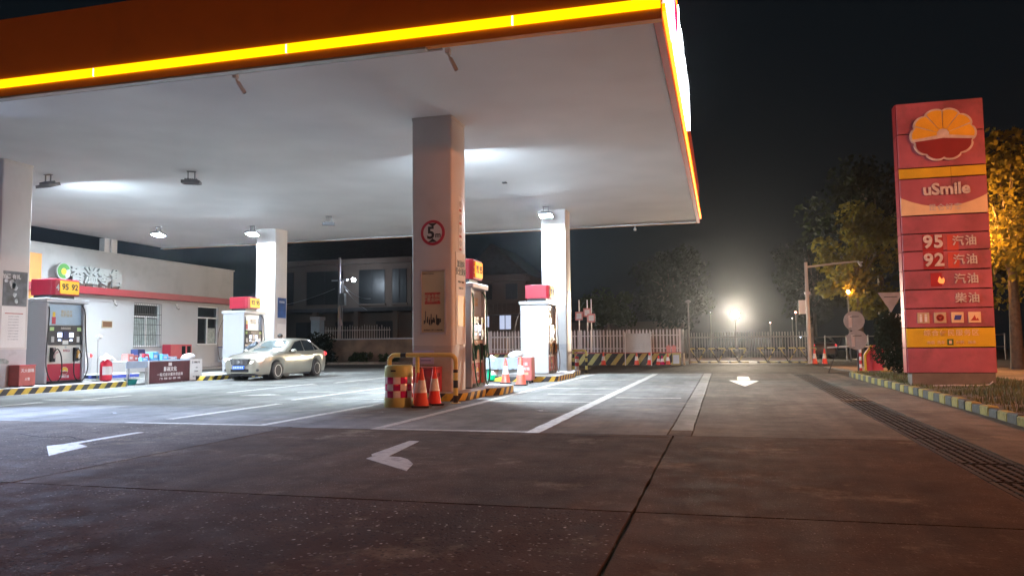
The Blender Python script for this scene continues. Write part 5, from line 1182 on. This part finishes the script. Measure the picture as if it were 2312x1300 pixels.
tree('dark tree at the right edge of the picture behind the lit one', 14.5,42.0,11.0,3.4,7.2,M['leafd'],22,200,0.3,0.22)
def shrub(label, x, y, rx, ry, h, m, n=2600, size=0.09, name='shrub', cat='shrub'):
    t = thing(name, label, cat, (x,y,0.02)); lf = MB()
    for k in range(14): leaf_mesh(lf,(random.uniform(-rx,rx)*.6,random.uniform(-ry,ry)*.6,random.uniform(.15,.85)*h),min(rx,h*.5)*random.uniform(.45,.7),n//14,size,1.0,0.2)
    lf.build('foliage', m, t); st_ = MB()
    for k in range(5): st_.tube([(random.uniform(-.1,.1),random.uniform(-.1,.1),0),(random.uniform(-rx,rx)*.5,random.uniform(-ry,ry)*.5,h*.7)],0.015,5)
    st_.build('stems', M['bark'], t); return t
shrub('dark bushy shrub between the round signs and the price sign', 5.15,26.0,0.70,0.8,2.0,M['leafd'],4200,0.10)
shrub('dark bush behind the boot of the car', -24.9,44.5,1.2,0.8,1.9,M['leafd'],2600,0.14)
shrub('low green bush at the foot of the stone wall, left one', -22.6,45.6,1.0,0.5,0.7,M['leaf'],1400,0.12)
shrub('low green bush at the foot of the stone wall, right one', -20.6,45.6,0.9,0.5,0.55,M['leaf'],1200,0.12)

# ------------------------------------------------------------------ stone wall, houses beyond
M['stonewall'] = mat('old_wall_render', (0.20,0.125,0.08), 0.9, var=0.4, scale=1.1, bump=0.6, bscale=5, dirt=0.7, dscale=0.8)
sw = thing('boundary_wall', 'stained brown boundary wall behind the car and the near column', 'wall', (-22.5,47.0,0))
box('wall', M['stonewall'], sw, -6.5,9.4,-0.15,0.15,0.0,1.55); box('coping', M['skirt'], sw, -6.55,9.45,-0.2,0.2,1.551,1.63)
fp = MB().box(-30,-12.8,44.2,46.6,-0.05,0.11).build('footpath', concrete('footpath_concrete',(0.30,0.22,0.17),rough=0.8)); tag(fp, kind='structure')
M['hwall'] = mat('house_wall', (0.15,0.115,0.095), 0.85, var=0.12, scale=0.5, dirt=0.4, dscale=0.5); M['hroof'] = mat('house_roof', (0.05,0.05,0.055), 0.8, var=0.25); M['hglass'] = mat('house_glass', (0.012,0.014,0.016), 0.4, spec=0.7)
h1 = thing('far_house', 'dim two-storey house with large dark windows behind the boundary wall', 'house', (-30.5,60.0,0))
def hb(name,m,x0,x1,y0,y1,z0,z1,par=None): return box(name,m,par or h1,x0,x1,y0,y1,z0,z1)
hb('wall', M['hwall'], -8.5,5.4,0,9,0,8.1)
hb('cornice', M['hwall'], -8.9,6.3,-0.7,9.2,8.101,8.5)
MB().add([(-9.0,-0.8,8.501),(6.5,-0.8,8.501),(6.5,9.3,8.501),(-9.0,9.3,8.501),(-6.0,3.8,11.5),(3.4,3.8,11.5)],[(0,1,5,4),(1,2,5),(2,3,4,5),(3,0,4),(3,2,1,0)]).build('roof', M['hroof'], h1)
for x0,x1 in ((-8.2,-5.7),(-4.4,-0.9),(0.6,3.0),(3.7,5.0)):
    w = hb('window', M['hglass'], x0,x1,-0.06,-0.002,4.7,7.6)
    for xx in ((x0+x1)/2,): hb('window_bar', M['hroof'], xx-0.04,xx+0.04,-0.09,-0.061,4.7,7.6,w)
    hb('window_sill', M['hwall'], x0-0.1,x1+0.1,-0.16,-0.001,4.55,4.699,w)
lg2 = hb('porch_roof', M['hroof'], -6.6,6.6,-2.4,-0.003,3.95,4.25)
for x in (-6.2,-2.4,1.4,4.9): hb('porch_column', M['hwall'], x-0.2,x+0.2,-2.2,-1.8,0,3.949)
for x0,x1 in ((-5.4,-3.4),(-1.6,0.6),(2.2,4.2)): d_ = hb('door', M['hglass'], x0,x1,-0.06,-0.002,0.2,3.2); hb('door_frame', M['hroof'], (x0+x1)/2-0.04,(x0+x1)/2+0.04,-0.09,-0.061,0.2,3.2,d_)
gp2 = thing('gate_pillar', 'pale gate pillar standing behind the boundary wall', 'pillar', (-29.6,52.5,0))
box('pillar', mat('pillar_pale',(0.42,0.50,0.55),0.7,var=0.1), gp2, -0.36,0.36,-0.36,0.36,0,3.1); box('cap', M['skirt'], gp2, -0.42,0.42,-0.42,0.42,3.101,3.35)
gr2 = thing('iron_railing', 'light iron railing right of the gate pillar before the house', 'railing', (-28.9,52.5,0))
rb0 = MB().cyl((0,0,0.2),(0,0,2.6),0.025,n=6).build('rod', M['polewhite'], gr2, loc=(0,0,0))
for k in range(1,27): share(rb0,(k*0.2,0,random.uniform(-.1,.12)))
for z in (0.3,2.3): MB().cyl((-0.1,0,z),(5.3,0,z),0.03,n=6).build('rail', M['polewhite'], gr2)
fl = thing('flag', 'small pale furled flag on a short staff above the railing', 'flag', (-27.5,51.8,0))
MB().cyl((0,0,0),(0,0,4.0),0.02,n=6).build('staff', M['steel'], fl); MB().add([(0,0,3.95),(0.12,-.05,3.6),(0.35,0.06,2.7),(0.20,-0.05,2.6),(0.05,0,2.7)],[(0,1,2,3,4)]).build('cloth', mat('flag_cloth',(0.55,0.42,0.42),0.8), fl)
up_ = thing('utility_pole', 'dark utility pole with a switch box beside the cool street lamp', 'pole', (-29.9,56.5,0))
MB().tube([(0,0,0),(0,0,8.3)],0.14,10,rs=[0.17,0.11]).build('pole', M['skirt'], up_); box('switch_box', M['steel'], up_, 0.12,0.5,-0.2,0.2,4.4,5.4); MB().box(-0.7,0.7,-0.06,0.06,6.4,6.5).build('crossarm', M['steel'], up_)
wv = MB()
for k,(a,b,sg) in enumerate((((0.4,0,6.0),(4.2,-3,4.7),0.3),((0.4,0,5.9),(3.4,-2,3.9),0.2),((-0.4,0,5.8),(-8.5,-2,4.2),0.5))):
    wv.tube([Vector(a).lerp(Vector(b),i/10)-Vector((0,0,sg*4*(i/10)*(1-i/10))) for i in range(11)],0.014,5)
wv.build('service_wire', M['steel'], up_)
h2 = thing('far_house', 'dark gabled house with two lit windows beyond the picket fence', 'house', (-17.6,62.0,0))
hb('wall', M['hwall'], -3.2,1.9,0,8,0,7.0,h2); MB().prism([(-3.5,7.0),(2.2,7.0),(-0.9,9.6)],-0.4,8.3,'y').build('roof', M['hroof'], h2); hb('balcony', M['hwall'], -3.0,2.3,-1.2,-0.003,3.6,3.8,h2); hb('cornice', M['hwall'], -3.5,2.4,-0.5,-0.003,6.4,6.7,h2)
for k in range(14): hb('baluster', M['hwall'], -2.95+k*0.38,-2.87+k*0.38,-1.15,-1.08,3.801,4.5,h2)
hb('balustrade', M['hwall'], -3.0,2.3,-1.2,-1.05,4.501,4.6,h2)
for i,(x0,x1,z0,z1,mm) in enumerate(((-1.9,-1.3,2.6,3.5,'winlit'),(-0.35,0.6,2.4,3.55,'winlit'),(-2.3,-1.0,4.9,6.2,'hglass'),(0.2,1.2,4.9,6.2,'hglass'))):
    if 'winlit' not in M: M['winlit'] = emat('lit_window', (0.62,0.72,1.0), 0.55)
    w = hb('window', M[mm], x0,x1,-0.06,-0.002,z0,z1,h2); hb('window_bar', M['hroof'], (x0+x1)/2-0.03,(x0+x1)/2+0.03,-0.09,-0.061,z0,z1,w)
h3 = thing('far_house', 'very dark low house roof behind the round tree', 'house', (-9.5,75.0,0))
hb('wall', M['hwall'], -5,6,0,8,0,3.2,h3); MB().add([(-5.4,-.5,3.2),(6.4,-.5,3.2),(6.4,8.4,3.2),(-5.4,8.4,3.2),(-3,4,5.2),(4,4,5.2)],[(0,1,5,4),(1,2,5),(2,3,4,5),(3,0,4),(3,2,1,0)]).build('roof', M['hroof'], h3)

# ------------------------------------------------------------------ night haze
hz = MB().box(-92,92,-28,108,-1.7,15.0).build('haze', []); tag(hz, 'thin night haze in the air over the whole place', 'haze', kind='stuff')
hm = bpy.data.materials.new('haze_air'); hm.use_nodes = True
hn = hm.node_tree.nodes; hn.clear()
ho = hn.new('ShaderNodeOutputMaterial'); hv = hn.new('ShaderNodeVolumePrincipled')
hv.inputs['Color'].default_value = (0.88,0.94,1.0,1); hv.inputs['Density'].default_value = 0.00042; hv.inputs['Anisotropy'].default_value = 0.90
hm.node_tree.links.new(hv.outputs[0], ho.inputs['Volume'])
hz.data.materials.append(hm)
